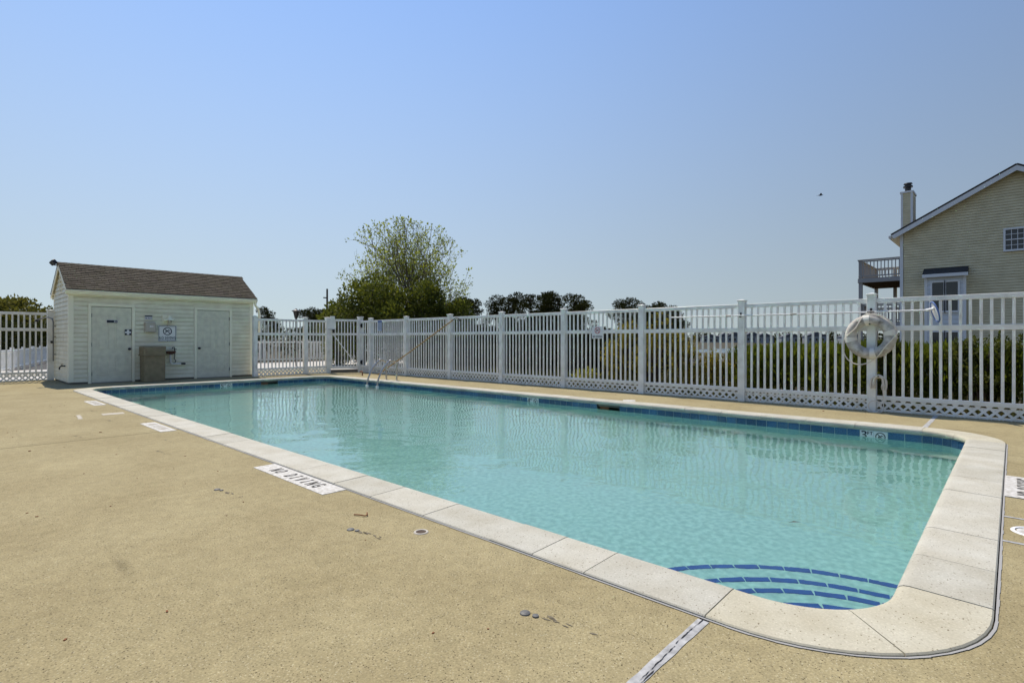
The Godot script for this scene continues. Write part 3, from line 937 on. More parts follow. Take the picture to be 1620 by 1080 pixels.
func build_pool_house(rng: RandomNumberGenerator) -> void:
	# local frame: x to the right along the front (world -Z), z out of the front (world +X)
	var s := thing("pool_house", "small white clapboard pool house with brown shingle roof and two doors", "shed", Vector3(-17.98, 0, -2.45), PI / 2)
	var W := 4.62; var D := 2.42
	var H := 2.42
	var core := MB.new()
	core.box(Vector3(W * 0.5, H * 0.5 + 0.0, -D * 0.5 - 0.02), Vector3(W - 0.06, H, D - 0.06))
	core.prism(PackedVector2Array([Vector2(0.03, H), Vector2(D - 0.03, H), Vector2(D * 0.5, H + 0.78)]), 0.03, W - 0.03, Transform3D(Basis(Vector3(0, 0, -1), Vector3(0, 1, 0), Vector3(1, 0, 0)), Vector3(0, 0, 0)))
	part("wall", core, M.siding, s)
	var found := MB.new()
	found.bbox(Vector3(W * 0.5, 0.02, -D * 0.5), Vector3(W - 0.02, 0.06, D - 0.02), 0.006)
	part("foundation", found, M.mortar, s)
	var d1 := Vector2(0.46, 1.36); var d2 := Vector2(2.99, 3.91)
	var fr := 0.075
	var n := 20
	var bh := (H - 0.05) / n
	for i in n:  # front boards between corner posts and door frames
		var y := 0.05 + i * bh
		var spans := [[0.085, W - 0.085]]
		if y + bh < 2.14: spans = [[0.085, d1.x - fr], [d1.y + fr, d2.x - fr], [d2.y + fr, W - 0.085]]
		elif y < 2.13: spans = [[0.085, d1.x - fr], [d1.y + fr, d2.x - fr], [d2.y + fr, W - 0.085]]
		for q in spans:
			var mb := MB.new()
			board(mb, q[0], q[1], y, bh - 0.006)
			part("siding_board", mb, M.siding, s)
	# fill over the door heads where the course is cut
	for q in [d1, d2]:
		var mb := MB.new()
		mb.box(Vector3((q.x + q.y) * 0.5, 2.165, 0.004), Vector3(q.y - q.x + 2 * fr - 0.004, 0.075, 0.012))
		part("siding_board", mb, M.siding, s)
	# end walls: boards up into the gable; and the back
	for side in 2:
		var b := Basis(Vector3.UP, -PI / 2) if side == 0 else Basis(Vector3.UP, PI / 2)
		var o := Vector3(0, 0, -D) if side == 0 else Vector3(W, 0, 0)
		var holder_t := Transform3D(b, o)
		for i in n + 7:
			var y := 0.05 + i * bh
			var x0 := 0.085; var x1 := D - 0.085
			var x0t := x0; var x1t := x1
			if y + 0.001 > H - 0.06:
				var k := (D * 0.5) / 0.80
				x0 = maxf(0.02, (y - H) * k); x1 = D - x0
				x0t = maxf(0.02, (y + bh - H) * k); x1t = D - x0t
				if x0t > D * 0.5 - 0.02: break
			var mb := MB.new()
			board(mb, x0, x1, y, bh - 0.006, x0t, x1t)
			part("siding_board", mb, M.siding, s, holder_t.origin, holder_t.basis)
	for i in n:
		var mb := MB.new()
		board(mb, 0.085, W - 0.085, 0.05 + i * bh, bh - 0.006)
		part("siding_board", mb, M.siding, s, Vector3(W, 0, -D), Basis(Vector3.UP, PI))
	for q in [Vector2(0.035, -0.035), Vector2(W - 0.035, -0.035), Vector2(0.035, -D + 0.035), Vector2(W - 0.035, -D + 0.035)]:
		part("corner_post", box_mesh(Vector3(0.11, H - 0.04, 0.11)), M.trim, s, Vector3(q.x, H * 0.5 + 0.03, q.y))
	make_door(s, d1.x, d1.y, true)
	make_door(s, d2.x, d2.y, false)
	# roof: ridge along x at z=-D/2
	var ry := 3.27; var ey := 2.47
	var run := D * 0.5 + 0.15
	var ov := 0.06
	var sl := Vector2(run, ry - ey).length()
	var ang := atan2(ry - ey, run)
	var deckm := MB.new()
	for q in [1.0, -1.0]:
		var b := Basis(Vector3.UP, 0.0 if q > 0 else PI) * Basis(Vector3(1, 0, 0), ang)
		var c := Vector3(W * 0.5, (ry + ey) * 0.5 - 0.02, -D * 0.5 + q * run * 0.5)
		deckm.box(c, Vector3(W + 2 * ov, 0.03, sl), b)
	part("roof_deck", deckm, M.trim, s)
	var shg := MB.new()
	var rows := 14
	var ex := sl / rows
	for q in [1.0, -1.0]:
		var bb := Basis(Vector3.UP, 0.0 if q > 0 else PI) * Basis(Vector3(1, 0, 0), ang)
		for r in rows:
			var x := -ov - 0.02 - rng.randf() * 0.1
			while x < W + ov + 0.02:
				var w := rng.randf_range(0.11, 0.2)
				var a := maxf(x, -ov - 0.02); var e := minf(x + w - 0.006, W + ov + 0.02)
				if e - a > 0.02:
					var tone := rng.randf_range(0.72, 1.25)
					shg.col = Color(tone, tone * rng.randf_range(0.96, 1.02), tone * rng.randf_range(0.92, 1.02))
					var dist := (r + 0.5) * ex  # from the ridge
					var lift := 0.008 + rng.randf_range(0.0, 0.005)
					var along := dist - sl * 0.5
					var off := bb * Vector3(0, 0, along)
					var c := Vector3((a + e) * 0.5, (ry + ey) * 0.5, -D * 0.5 + q * run * 0.5) + off + bb * Vector3(0, lift, 0)
					shg.box(c, Vector3(e - a, 0.030, ex + 0.012), bb * Basis(Vector3(1, 0, 0), -0.13))
				x += w
	var x := -ov - 0.02
	while x < W + ov:
		var tone := rng.randf_range(0.75, 1.1)
		shg.col = Color(tone, tone, tone)
		for q in [1.0, -1.0]:
			var bb := Basis(Vector3.UP, 0.0 if q > 0 else PI) * Basis(Vector3(1, 0, 0), ang)
			shg.box(Vector3(x + 0.08, ry + 0.015, -D * 0.5) + bb * Vector3(0, 0, 0.06), Vector3(0.19, 0.012, 0.14), bb * Basis(Vector3(0, 0, 1), 0.05))
		x += 0.15
	stuff(part("shingles", shg, M.shingle, s))
	# rake boards on both gables, gutter, downspout
	for e in [-ov - 0.005, W + ov + 0.005]:
		for q in [1.0, -1.0]:
			var b := Basis(Vector3.UP, 0.0 if q > 0 else PI) * Basis(Vector3(1, 0, 0), ang)
			var mb := MB.new()
			mb.bbox(Vector3(e, (ry + ey) * 0.5 - 0.075, -D * 0.5 + q * run * 0.5), Vector3(0.022, 0.12, sl - 0.02), 0.003, b)
			part("rake_board", mb, M.trim, s)
	var gut := MB.new()
	gut.prism(PackedVector2Array([Vector2(0, 0), Vector2(0.06, 0), Vector2(0.085, 0.03), Vector2(0.09, 0.06), Vector2(0.11, 0.085), Vector2(0.11, 0.115), Vector2(0.1, 0.115), Vector2(0.1, 0.088), Vector2(0.075, 0.03), Vector2(0.01, 0.01), Vector2(0.01, 0.115), Vector2(0, 0.115)]), -ov - 0.03, W + ov + 0.03, Transform3D(Basis(Vector3(0, 0, 1), Vector3(0, 1, 0), Vector3(1, 0, 0)), Vector3(0, 2.345, 0.06)))
	part("gutter", gut, M.trim, s)
	var fas := MB.new()
	fas.box(Vector3(W * 0.5, 2.39, 0.035), Vector3(W + 0.1, 0.13, 0.03))
	fas.box(Vector3(W * 0.5, 2.39, -D - 0.05), Vector3(W + 0.1, 0.13, 0.03))
	part("fascia", fas, M.trim, s)
	var ds := MB.new()
	ds.tube([Vector3(W + 0.04, 2.36, 0.1), Vector3(W + 0.05, 2.27, 0.09), Vector3(W + 0.19, 2.12, 0.02), Vector3(W + 0.21, 2.02, 0.0), Vector3(W + 0.21, 1.3, 0.0)], 0.036, 8)
	part("downspout", ds, M.trim, s)
	# louvred vent in the left gable
	var vt := MB.new()
	var vp := Vector3(-0.012, 2.72, -D * 0.5)
	for q in [[Vector3(0, 0.25, 0), Vector3(0.03, 0.04, 0.36)], [Vector3(0, -0.25, 0), Vector3(0.03, 0.04, 0.36)], [Vector3(0, 0, 0.16), Vector3(0.03, 0.46, 0.04)], [Vector3(0, 0, -0.16), Vector3(0.03, 0.46, 0.04)]]:
		vt.bbox(vp + q[0], q[1], 0.003)
	var vent := part("gable_vent", vt, M.trim, s)
	for i in 8:
		var mb := MB.new()
		mb.box(vp + Vector3(-0.002, -0.2 + i * 0.057, 0), Vector3(0.03, 0.006, 0.28), Basis(Vector3(0, 0, 1), 0.7))
		part("slat", mb, M.trim, vent)
	var vb := MB.new()
	vb.box(vp + Vector3(0.012, 0, 0), Vector3(0.008, 0.46, 0.29))
	part("vent_back", vb, M.gap, vent)

func on_wall(called: String, label: String, category: String, zz: float, y: float, x := -17.962) -> Node3D:
	return thing(called, label, category, Vector3(x, y, zz), PI / 2)

func build_wall_things() -> void:
	# plates on the left door (its face stands at x=-17.965)
	var o := on_wall("door_plate", "small black name plate on the left pool house door", "sign", -3.355, 1.66, -17.938)
	part("plate", box_mesh(Vector3(0.25, 0.085, 0.006), 0.002), M.white, o)
	part("plate_field", box_mesh(Vector3(0.235, 0.07, 0.003), 0), M.ink, o, Vector3(0, 0, 0.003))
	var mk := MB.new()
	mk.box(Vector3(0.055, 0, 0.005), Vector3(0.022, 0.03, 0.002)); mk.box(Vector3(0.088, 0, 0.005), Vector3(0.022, 0.03, 0.002))
	part("print", mk, M.white, o)
	o = on_wall("first_aid_sign", "black square sign with a white cross on the left pool house door", "sign", -3.715, 1.37, -17.938)
	part("plate", box_mesh(Vector3(0.155, 0.155, 0.006), 0.002), M.ink, o)
	var cr := MB.new()
	cr.box(Vector3(0, 0, 0.004), Vector3(0.14, 0.05, 0.003)); cr.box(Vector3(0, 0, 0.0042), Vector3(0.05, 0.14, 0.003))
	part("cross", cr, M.white, o)
	var wx := -17.962
	o = on_wall("phone_box", "beige wall box for a phone between the two doors", "box", -4.23, 1.52, wx)
	part("case", box_mesh(Vector3(0.26, 0.29, 0.11), 0.012), M.beige, o, Vector3(0, 0, 0.055))
	part("lid", box_mesh(Vector3(0.235, 0.265, 0.012), 0.005), M.beige, o, Vector3(0, 0, 0.114))
	part("sticker", box_mesh(Vector3(0.085, 0.05, 0.002), 0), M.white, o, Vector3(0.02, 0.02, 0.1215))
	var tk := MB.new()
	tk.box(Vector3(0.03, 0.02, 0.1235), Vector3(0.05, 0.008, 0.001))
	part("sticker_print", tk, M.red, o)
	o = on_wall("call_sign", "small white sign with a black top above the beige phone box", "sign", -4.20, 1.79, wx)
	part("plate", box_mesh(Vector3(0.18, 0.12, 0.006), 0.002), M.white, o, Vector3(0, 0, 0.017))
	part("header", box_mesh(Vector3(0.18, 0.036, 0.003), 0), M.ink, o, Vector3(0, 0.042, 0.021))
	letters("CALL", 0.05, M.ink, o, Vector3(0.02, -0.022, 0.0208))
	var ar := MB.new()
	ar.tri(Vector3(-0.085, -0.02, 0.0215), Vector3(-0.06, -0.045, 0.0215), Vector3(-0.06, 0.005, 0.0215))
	part("arrow", ar, M.ink, o)
	# lamp with a shade over a jar
	o = on_wall("wall_lamp", "old white wall lamp above the no diving sign on the pool house", "lamp", -4.66, 1.74, wx)
	part("back_plate", box_mesh(Vector3(0.13, 0.2, 0.03), 0.008), M.trim, o, Vector3(-0.06, 0.04, 0.028))
	var lp := MB.new()
	lp.lathe([Vector2(0.045, 0.11), Vector2(0.05, 0.05), Vector2(0.135, 0.0), Vector2(0.14, -0.015), Vector2(0.13, -0.015), Vector2(0.045, 0.03)], 18, Vector3(0.03, 0.0, 0.14))
	part("shade", lp, M.trim, o)
	var jar := MB.new()
	jar.lathe([Vector2(0.0, -0.12), Vector2(0.035, -0.115), Vector2(0.05, -0.09), Vector2(0.05, -0.02), Vector2(0.03, 0.0)], 14, Vector3(0.03, 0.0, 0.14))
	part("jar", jar, M.beige, o)
	var am := MB.new()
	am.tube([Vector3(-0.04, 0.05, 0.02), Vector3(-0.02, 0.09, 0.09), Vector3(0.03, 0.10, 0.14)], 0.014, 8)
	part("arm", am, M.trim, o)
	# no diving sign
	o = on_wall("no_diving_sign", "white NO DIVING sign with a black border on the pool house wall", "sign", -4.665, 1.35, wx)
	part("panel", box_mesh(Vector3(0.46, 0.46, 0.006), 0.002), M.white, o, Vector3(0, 0, 0.018))
	var bd := MB.new()
	for q in [[Vector3(0, 0.207, 0), Vector3(0.44, 0.014, 0.002)], [Vector3(0, -0.207, 0), Vector3(0.44, 0.014, 0.002)], [Vector3(0.213, 0, 0), Vector3(0.014, 0.40, 0.002)], [Vector3(-0.213, 0, 0), Vector3(0.014, 0.40, 0.002)]]:
		bd.box(q[0] + Vector3(0, 0, 0.0215), q[1])
	part("border", bd, M.ink, o)
	no_dive(0.115, o, Vector3(0, 0.06, 0.0215), M.ink, M.ink)
	letters("NO DIVING", 0.078, M.ink, o, Vector3(0, -0.135, 0.0215), Basis(), "lettering", 0.72)
	for y in [0.222, -0.222]:
		var sc := MB.new()
		sc.lathe([Vector2(0.008, 0), Vector2(0.008, 0.004), Vector2(0, 0.005)], 8, Vector3(0, y, 0.021), Basis(Vector3(1, 0, 0), PI / 2))
		part("screw", sc, M.dark_metal, o)
	# waste bin
	o = thing("waste_bin", "square beige waste bin with a hood lid against the pool house wall", "bin", Vector3(-17.66, 0.0, -4.23), PI / 2)
	var bm := MB.new()
	bm.hexa([Vector3(-0.243, 0.012, 0.243), Vector3(0.243, 0.012, 0.243), Vector3(0.243, 0.012, -0.243), Vector3(-0.243, 0.012, -0.243), Vector3(-0.25, 0.74, 0.25), Vector3(0.25, 0.74, 0.25), Vector3(0.25, 0.74, -0.25), Vector3(-0.25, 0.74, -0.25)])
	part("body", bm, M.bin, o)
	var hd := MB.new()
	hd.bbox(Vector3(0, 0.855, 0), Vector3(0.53, 0.25, 0.53), 0.015)
	var hood := part("hood", hd, M.bin, o)
	part("flap", box_mesh(Vector3(0.42, 0.17, 0.012), 0.005), M.bin, hood, Vector3(0, 0.85, 0.268))
	part("rim", box_mesh(Vector3(0.56, 0.03, 0.56), 0.008), M.bin, o, Vector3(0, 0.735, 0))
	# wash basin
	o = on_wall("drinking_fountain", "small brown wall basin with a curved tap and a white drain pipe", "drinking fountain", -4.715, 0.0, wx)
	var bs := MB.new()
	bs.lathe([Vector2(0.04, 0.74), Vector2(0.11, 0.77), Vector2(0.13, 0.83), Vector2(0.135, 0.84), Vector2(0.12, 0.84), Vector2(0.09, 0.79), Vector2(0.0, 0.775)], 18, Vector3(0, 0, 0.15))
	bs.bbox(Vector3(0, 0.80, 0.03), Vector3(0.24, 0.08, 0.05), 0.008)
	part("basin", bs, M.bowl, o)
	var tp := MB.new()
	tp.tube([Vector3(0.11, 0.78, 0.09), Vector3(0.11, 0.9, 0.09), Vector3(0.10, 0.95, 0.10), Vector3(0.06, 0.945, 0.12), Vector3(0.04, 0.91, 0.13)], 0.013, 8)
	tp.box(Vector3(0.13, 0.9, 0.09), Vector3(0.07, 0.016, 0.016))
	part("tap", tp, M.dark_metal, o)
	var pp := MB.new()
	pp.tube([Vector3(0, 0.75, 0.12), Vector3(0, 0.56, 0.12), Vector3(0.01, 0.5, 0.11), Vector3(0.05, 0.47, 0.09), Vector3(0.30, 0.46, 0.05)], 0.024, 8)
	part("drain_pipe", pp, M.white, o)
	var hp := MB.new()
	hp.tube([Vector3(0.11, 0.78, 0.09), Vector3(0.12, 0.70, 0.09), Vector3(0.10, 0.62, 0.09), Vector3(0.15, 0.55, 0.08), Vector3(0.13, 0.50, 0.06), Vector3(0.09, 0.49, 0.04)], 0.011, 8)
	part("supply_hose", hp, M.dark_metal, o)
	var nz := MB.new()
	nz.bbox(Vector3(0.34, 0.465, 0.05), Vector3(0.13, 0.05, 0.05), 0.01)
	part("nozzle", nz, M.black, o)
	# shower on the left end wall (faces +Z)
	o = thing("outdoor_shower", "thin metal outdoor shower pipe on the pool house's left end wall", "shower", Vector3(-20.06, 0, -2.432), 0.0)
	var sp := MB.new()
	sp.tube([Vector3(0, 0.56, 0.05), Vector3(0, 1.66, 0.05), Vector3(-0.02, 1.76, 0.07), Vector3(-0.12, 1.81, 0.16), Vector3(-0.3, 1.74, 0.36)], 0.019, 8)
	part("pipe", sp, M.dull_steel, o)
	var hh := MB.new()
	hh.lathe([Vector2(0.05, 0.0), Vector2(0.02, 0.06), Vector2(0.0, 0.07)], 12, Vector3(-0.31, 1.68, 0.38))
	part("shower_head", hh, M.dark_metal, o)
	for y in [0.75, 1.25, 1.55]:
		part("bracket", box_mesh(Vector3(0.05, 0.03, 0.05)), M.dull_steel, o, Vector3(0, y, 0.025))
	var vv := MB.new()
	vv.lathe([Vector2(0, -0.03), Vector2(0.04, -0.02), Vector2(0.04, 0.02), Vector2(0, 0.03)], 10, Vector3(0.0, 1.1, 0.09), Basis(Vector3(1, 0, 0), PI / 2))
	part("valve", vv, M.dark_metal, o)
	o = thing("garden_tap", "small dark hose tap low on the pool house's left end wall", "tap", Vector3(-18.43, 0.45, -2.432), 0.0)
	var gt := MB.new()
	gt.tube([Vector3(0, 0.02, 0.0), Vector3(0, 0.02, 0.09), Vector3(0, -0.02, 0.12), Vector3(0, -0.07, 0.12)], 0.018, 8)
	part("spout", gt, M.dark_metal, o)
	var gh := MB.new()
	gh.lathe([Vector2(0, 0), Vector2(0.035, 0.004), Vector2(0.035, 0.012), Vector2(0, 0.014)], 10, Vector3(0, 0.06, 0.07))
	gh.tube([Vector3(0, 0.02, 0.07), Vector3(0, 0.065, 0.07)], 0.008, 6)
	part("hand_wheel", gh, M.dark_metal, o)
	# floodlight on the ridge end
	o = thing("floodlight", "small black floodlight on the left end of the pool house ridge", "floodlight", Vector3(-19.2, 3.2, -2.36), 0.4)
	var fb := MB.new()
	fb.tube([Vector3(0.02, 0.0, 0.0), Vector3(0.0, 0.0, 0.06), Vector3(-0.01, 0.06, 0.09)], 0.014, 8)
	part("bracket", fb, M.black, o)
	var fh := MB.new()
	fh.bbox(Vector3(), Vector3(0.16, 0.12, 0.10), 0.015, Basis(Vector3(0, 0, 1), 0.45) * Basis(Vector3(1, 0, 0), 0.5))
	var hdn := part("lamp_head", fh, M.black, o, Vector3(-0.01, 0.07, 0.085))
	var fg := MB.new()
	fg.box(Basis(Vector3(0, 0, 1), 0.45) * Basis(Vector3(1, 0, 0), 0.5) * Vector3(0, 0, 0.051), Vector3(0.13, 0.09, 0.004), Basis(Vector3(0, 0, 1), 0.45) * Basis(Vector3(1, 0, 0), 0.5))
	part("lens", fg, M.glass_dark, hdn)

# ------------------------------------------------------------------ things by the pool
func arc(ctr: Vector3, u: Vector3, w: Vector3, r: float, a0: float, a1: float, m: int) -> Array:
	var p := []
	for i in m + 1:
		var a := lerpf(a0, a1, float(i) / m)
		p.append(ctr + (u * cos(a) + w * sin(a)) * r)
	return p

func build_poolside(rng: RandomNumberGenerator) -> void:
	# ladder: two handrails at x=-13.34 and -12.83, from the deck at z=-9.0 over the coping into the water at z=-8.38
	var lad := thing("pool_ladder", "stainless steel pool ladder with two arched handrails at the far side", "ladder", Vector3(-13.08, 0, -9.0))
	for sx in [-0.255, 0.255]:
		var p := [Vector3(sx, 0.0, 0.0), Vector3(sx, 0.40, 0.0)]
		p.append_array(arc(Vector3(sx, 0.42, 0.17), Vector3(0, 0, -1), Vector3(0, 1, 0), 0.17, 0.0, 2.0, 9))
		p.append(Vector3(sx, 0.36, 0.46)); p.append(Vector3(sx, 0.10, 0.59))
		p.append_array([Vector3(sx, 0.0, 0.625), Vector3(sx, -0.14, 0.64), Vector3(sx, -0.95, 0.64)])
		var mb := MB.new()
		mb.tube(p, 0.024, 12)
		part("handrail", mb, M.steel, lad)
		var es := MB.new()
		es.lathe([Vector2(0.06, 0.0), Vector2(0.055, 0.012), Vector2(0.028, 0.02)], 14, Vector3(sx, 0.001, 0.0))
		part("escutcheon", es, M.steel, lad)
		var fl := MB.new()
		fl.lathe([Vector2(0.0, -0.05), Vector2(0.045, -0.05), Vector2(0.045, 0.01), Vector2(0.026, 0.02)], 12, Vector3(sx, -0.12, 0.64))
		part("collar", fl, M.white, lad)
	for y in [-0.35, -0.62, -0.88]:
		part("tread", box_mesh(Vector3(0.5, 0.03, 0.08)), M.steel, lad, Vector3(0, y, 0.64))
	var bp := thing("bent_pipe", "thin bent brass pipe standing on the deck beside the gate", "pipe", Vector3(-15.5, 0, -9.55))
	var bm := MB.new()
	bm.tube([Vector3(-0.55, 0.10, -0.25), Vector3(-0.2, 0.13, -0.1), Vector3(-0.06, 0.13, -0.02), Vector3(0.0, 0.09, 0.0), Vector3(0.0, 0.0, 0.0)], 0.018, 8)
	part("pipe", bm, M.rust, bp)
	# leaf net on its long pole, hung level along the fence
	var zf := -10.40
	var net := thing("leaf_net", "long white pole with a blue and white leaf net hung along the fence", "pool net", Vector3(-3.0, 1.62, zf))
	var pm := MB.new()
	pm.tube([Vector3(-2.17, 0.005, 0), Vector3(-0.8, 0.0, 0.0), Vector3(0.6, -0.005, 0.0), Vector3(2.08, 0.0, 0)], 0.014, 10)
	part("pole", pm, M.pole_white, net)
	var sl := MB.new()
	for x in [-1.0, 0.15, 1.3]: sl.tube([Vector3(x - 0.05, 0, 0), Vector3(x + 0.05, 0, 0)], 0.017, 10)
	part("pole_joint", sl, M.dull_steel, net)
	var nf := []
	for i in 20:
		var a := TAU * i / 20
		nf.append(Vector3(2.13 + cos(a) * 0.045 - sin(a) * 0.04, sin(a) * 0.15 - 0.03, 0.03 + cos(a) * 0.10))
	var nm := MB.new()
	nm.tube(nf, 0.012, 6, 1.0, true)
	part("net_frame", nm, M.net_blue, net)
	var nb := MB.new()
	for i in 20:
		var c := Vector3(2.10, -0.05, -0.03)
		nb.tri(nf[i], nf[(i + 1) % 20], c)
	part("net_bag", nb, M.white, net)
	var hk := MB.new()
	hk.tube([Vector3(2.02, 0, 0), Vector3(2.12, 0.02, 0.05)], 0.02, 8)
	part("handle_clip", hk, M.white, net)
	for q in [[-3.78, "small black hook holding the net pole on the post left of the life ring"], [-1.7, "small black hook holding the net pole above the life ring"]]:
		var h := thing("pole_hook", q[1], "hook", Vector3(q[0], 1.58, -10.4365), 0, "net pole hooks")
		var hm := MB.new()
		hm.tube([Vector3(0, 0.09, 0.004), Vector3(0, 0.012, 0.012), Vector3(0, 0.012, 0.055), Vector3(0, 0.035, 0.065)], 0.007, 6)
		hm.box(Vector3(0, 0.06, 0.003), Vector3(0.03, 0.08, 0.005))
		part("hook", hm, M.black, h)
	# rescue crook leaning on the fence
	var cro := thing("rescue_crook", "long tan rescue pole leaning from the deck by the ladder up against the fence", "rescue pole", Vector3(-15.3, 0, -10.0))
	var cm := MB.new()
	var ca := Vector3(0, 0.02, 0); var cb := Vector3(3.30, 1.74, -0.385)
	cm.tube([ca, ca.lerp(cb, 0.5) + Vector3(0, -0.02, 0), cb], 0.018, 8)
	part("pole", cm, M.bamboo, cro)
	var ch := MB.new()
	ch.tube([cb, cb + Vector3(0.10, 0.05, 0), cb + Vector3(0.20, 0.055, 0), cb + Vector3(0.28, 0.02, 0.0), cb + Vector3(0.30, -0.04, 0)], 0.013, 8)
	part("crook", ch, M.dark_metal, cro)
	# life ring
	var lr := thing("life_ring", "dirty white life ring with a loose grab rope hung on the fence post", "life ring", Vector3(-1.7, 1.215, -10.355))
	var rg := MB.new()
	var R := 0.272; var r := 0.085
	var m1 := 48; var m2 := 16
	for i in m1:
		for k in m2:
			var P := []; var N := []
			for q in [[i, k], [i + 1, k], [i + 1, k + 1], [i, k + 1]]:
				var a: float = TAU * q[0] / m1; var b: float = TAU * q[1] / m2
				var d := Vector3(cos(a), sin(a), 0)
				var w := d * cos(b) + Vector3(0, 0, 1) * sin(b) * 0.8
				P.append(d * R + w * r); N.append((d * cos(b) + Vector3(0, 0, 1) * sin(b)).normalized())
			rg.quadn(P, N)
	part("ring", rg, M.ring, lr)
	for a in [1.72, 0.22, 3.3, 4.85]:
		var bd := MB.new()
		var j := 5
		for i in j:
			for k in m2:
				var P := []; var N := []
				for q in [[i, k], [i + 1, k], [i + 1, k + 1], [i, k + 1]]:
					var aa: float = a - 0.14 + 0.28 * q[0] / j
					var b: float = TAU * q[1] / m2
					var d := Vector3(cos(aa), sin(aa), 0)
					P.append(d * R + (d * cos(b) + Vector3(0, 0, 1) * sin(b) * 0.82) * (r + 0.006)); N.append((d * cos(b) + Vector3(0, 0, 1) * sin(b)).normalized())
				bd.quadn(P, N)
		part("band", bd, M.canvas, lr)
	var ctl := [1.72, 3.3, 4.85, 0.22 + TAU]
	var sag := [[2.35, 0.23, 0.11], [4.2, 0.45, 0.03], [5.6, 0.27, 0.11], [7.1, 0.37, 0.04]]
	for i in 4:
		var a0: float = ctl[i]; var a1: float = ctl[(i + 1) % 4]
		if a1 < a0: a1 += TAU
		var pth := []
		for k in 13:
			var t := k / 12.0
			var a := lerpf(a0, a1, t)
			var rad := lerpf(R + r + 0.012, (sag[i][1] as float), sin(PI * t))
			var z := lerpf(0.02, sag[i][2], sin(PI * t))
			pth.append(Vector3(cos(a) * rad, sin(a) * rad - (0.05 * sin(PI * t) if i == 1 else 0.0), z))
		var rp := MB.new()
		rp.tube(pth, 0.009, 6)
		part("grab_rope", rp, M.rope, lr)
	var nail := MB.new()
	nail.tube([Vector3(0, 0.20, -0.08), Vector3(0, 0.205, 0.06)], 0.012, 6)
	part("peg", nail, M.black, lr)
	# coil of line
	var co := thing("rope_coil", "tangled bundle of white rope hung on the fence post under the life ring", "rope", Vector3(-1.585, 0.5, -10.40))
	var cl := MB.new()
	for i in 24:
		var w := rng.randf_range(0.045, 0.105); var top := rng.randf_range(0.055, 0.105)
		var dl := rng.randf_range(0.03, 0.13); var dr := rng.randf_range(0.05, 0.15)
		var z := rng.randf_range(-0.01, 0.075)
		var pth := [Vector3(-w * 0.75, -dl * 0.8, z), Vector3(-w, -dl, z + 0.01), Vector3(-w * 1.08, -dl * 0.6, z + 0.008)]
		for k in 9:
			var a := PI * k / 8.0
			pth.append(Vector3(-cos(a) * w + rng.randf_range(-0.004, 0.004), sin(a) * top + rng.randf_range(-0.004, 0.004), z))
		pth.append_array([Vector3(w * 1.05, -dr * 0.6, z), Vector3(w * 0.95, -dr, z + 0.008), Vector3(w * 0.7, -dr * 0.85, z + 0.004)])
		cl.tube(pth, 0.0075, 5)
	part("loops", cl, M.rope, co)
	var tail := MB.new()
	tail.tube([Vector3(0.04, -0.05, 0.03), Vector3(0.06, -0.2, 0.025), Vector3(0.062, -0.47, 0.02), Vector3(0.03, -0.492, 0.08), Vector3(-0.08, -0.492, 0.10), Vector3(-0.14, -0.492, 0.05)], 0.0075, 5)
	tail.tube(arc(Vector3(-0.05, -0.40, 0.045), Vector3(1, 0, 0), Vector3(0, 1, 0), 0.09, 0, TAU, 16), 0.0075, 5)
	part("tail", tail, M.rope, co)
	var pg := MB.new()
	pg.tube([Vector3(0, 0.075, -0.04), Vector3(0, 0.08, 0.10)], 0.01, 6)
	part("peg", pg, M.black, co)
	# signs on the long fence
	var sg := thing("no_diving_sign", "small white NO DIVING sign with a red barred circle on the long fence", "sign", Vector3(-7.03, 1.33, -10.470))
	part("panel", box_mesh(Vector3(0.31, 0.27, 0.005), 0.002), M.white, sg)
	no_dive(0.075, sg, Vector3(0, 0.05, 0.003), M.red, M.ink)
	letters("NO DIVING", 0.046, M.ink, sg, Vector3(0, -0.09, 0.003), Basis(), "lettering", 0.78)
	var rl := thing("pool_rules_sign", "pale blue notice with a dark blue heading on the fence by the gate", "sign", Vector3(-15.9, 1.64, -10.470))
	part("panel", box_mesh(Vector3(0.24, 0.36, 0.005), 0.002), mat(0.42, 0.48, 0.62, 0.5), rl)
	part("heading", box_mesh(Vector3(0.24, 0.06, 0.002), 0), M.net_blue, rl, Vector3(0, 0.15, 0.003))
	for k in 6:
		var ln := MB.new()
		ln.box(Vector3(rng.randf_range(-0.015, 0.0), 0.095 - k * 0.042, 0.003), Vector3(0.19 - rng.randf() * 0.04, 0.012, 0.001))
		part("print_line", ln, M.far_wall, rl)
	# NO DIVING plates set in the deck
	var flat := Basis(Vector3(1, 0, 0), -PI / 2)
	for q in [[-4.45, -2.105, 1.28, 0.195, "worn white NO DIVING plate in the deck nearest the camera along the left coping"], [-8.40, -2.07, 1.0, 0.18, "worn white deck plate halfway along the left coping"], [-12.4, -2.06, 0.95, 0.18, "faded white deck plate farthest along the left coping"]]:
		var o := thing("no_diving_plate", q[4], "deck plate", Vector3(q[0], 0.0, q[1]))
		part("plate", box_mesh(Vector3(q[2], 0.007, q[3]), 0.002), M.plate, o, Vector3(0, 0.0015, 0))
		var txt := "NO DIVING"
		for i in txt.length():
			if txt[i] == " ": continue
			letters(txt[i], 0.115, M.gap if q[0] > -6 else M.faded, o, Vector3((q[2] as float) * (-0.30 + 0.075 * i), 0.0056, 0.0), flat, "letter", 0.62)
	var o2 := thing("no_diving_plate", "worn white plate with lines of black lettering beside the right end coping", "deck plate", Vector3(0.10, 0.0, -5.88))
	part("plate", box_mesh(Vector3(0.30, 0.007, 0.83), 0.002), M.plate, o2, Vector3(0, 0.0015, 0))
	var t2 := "NO DIVING"
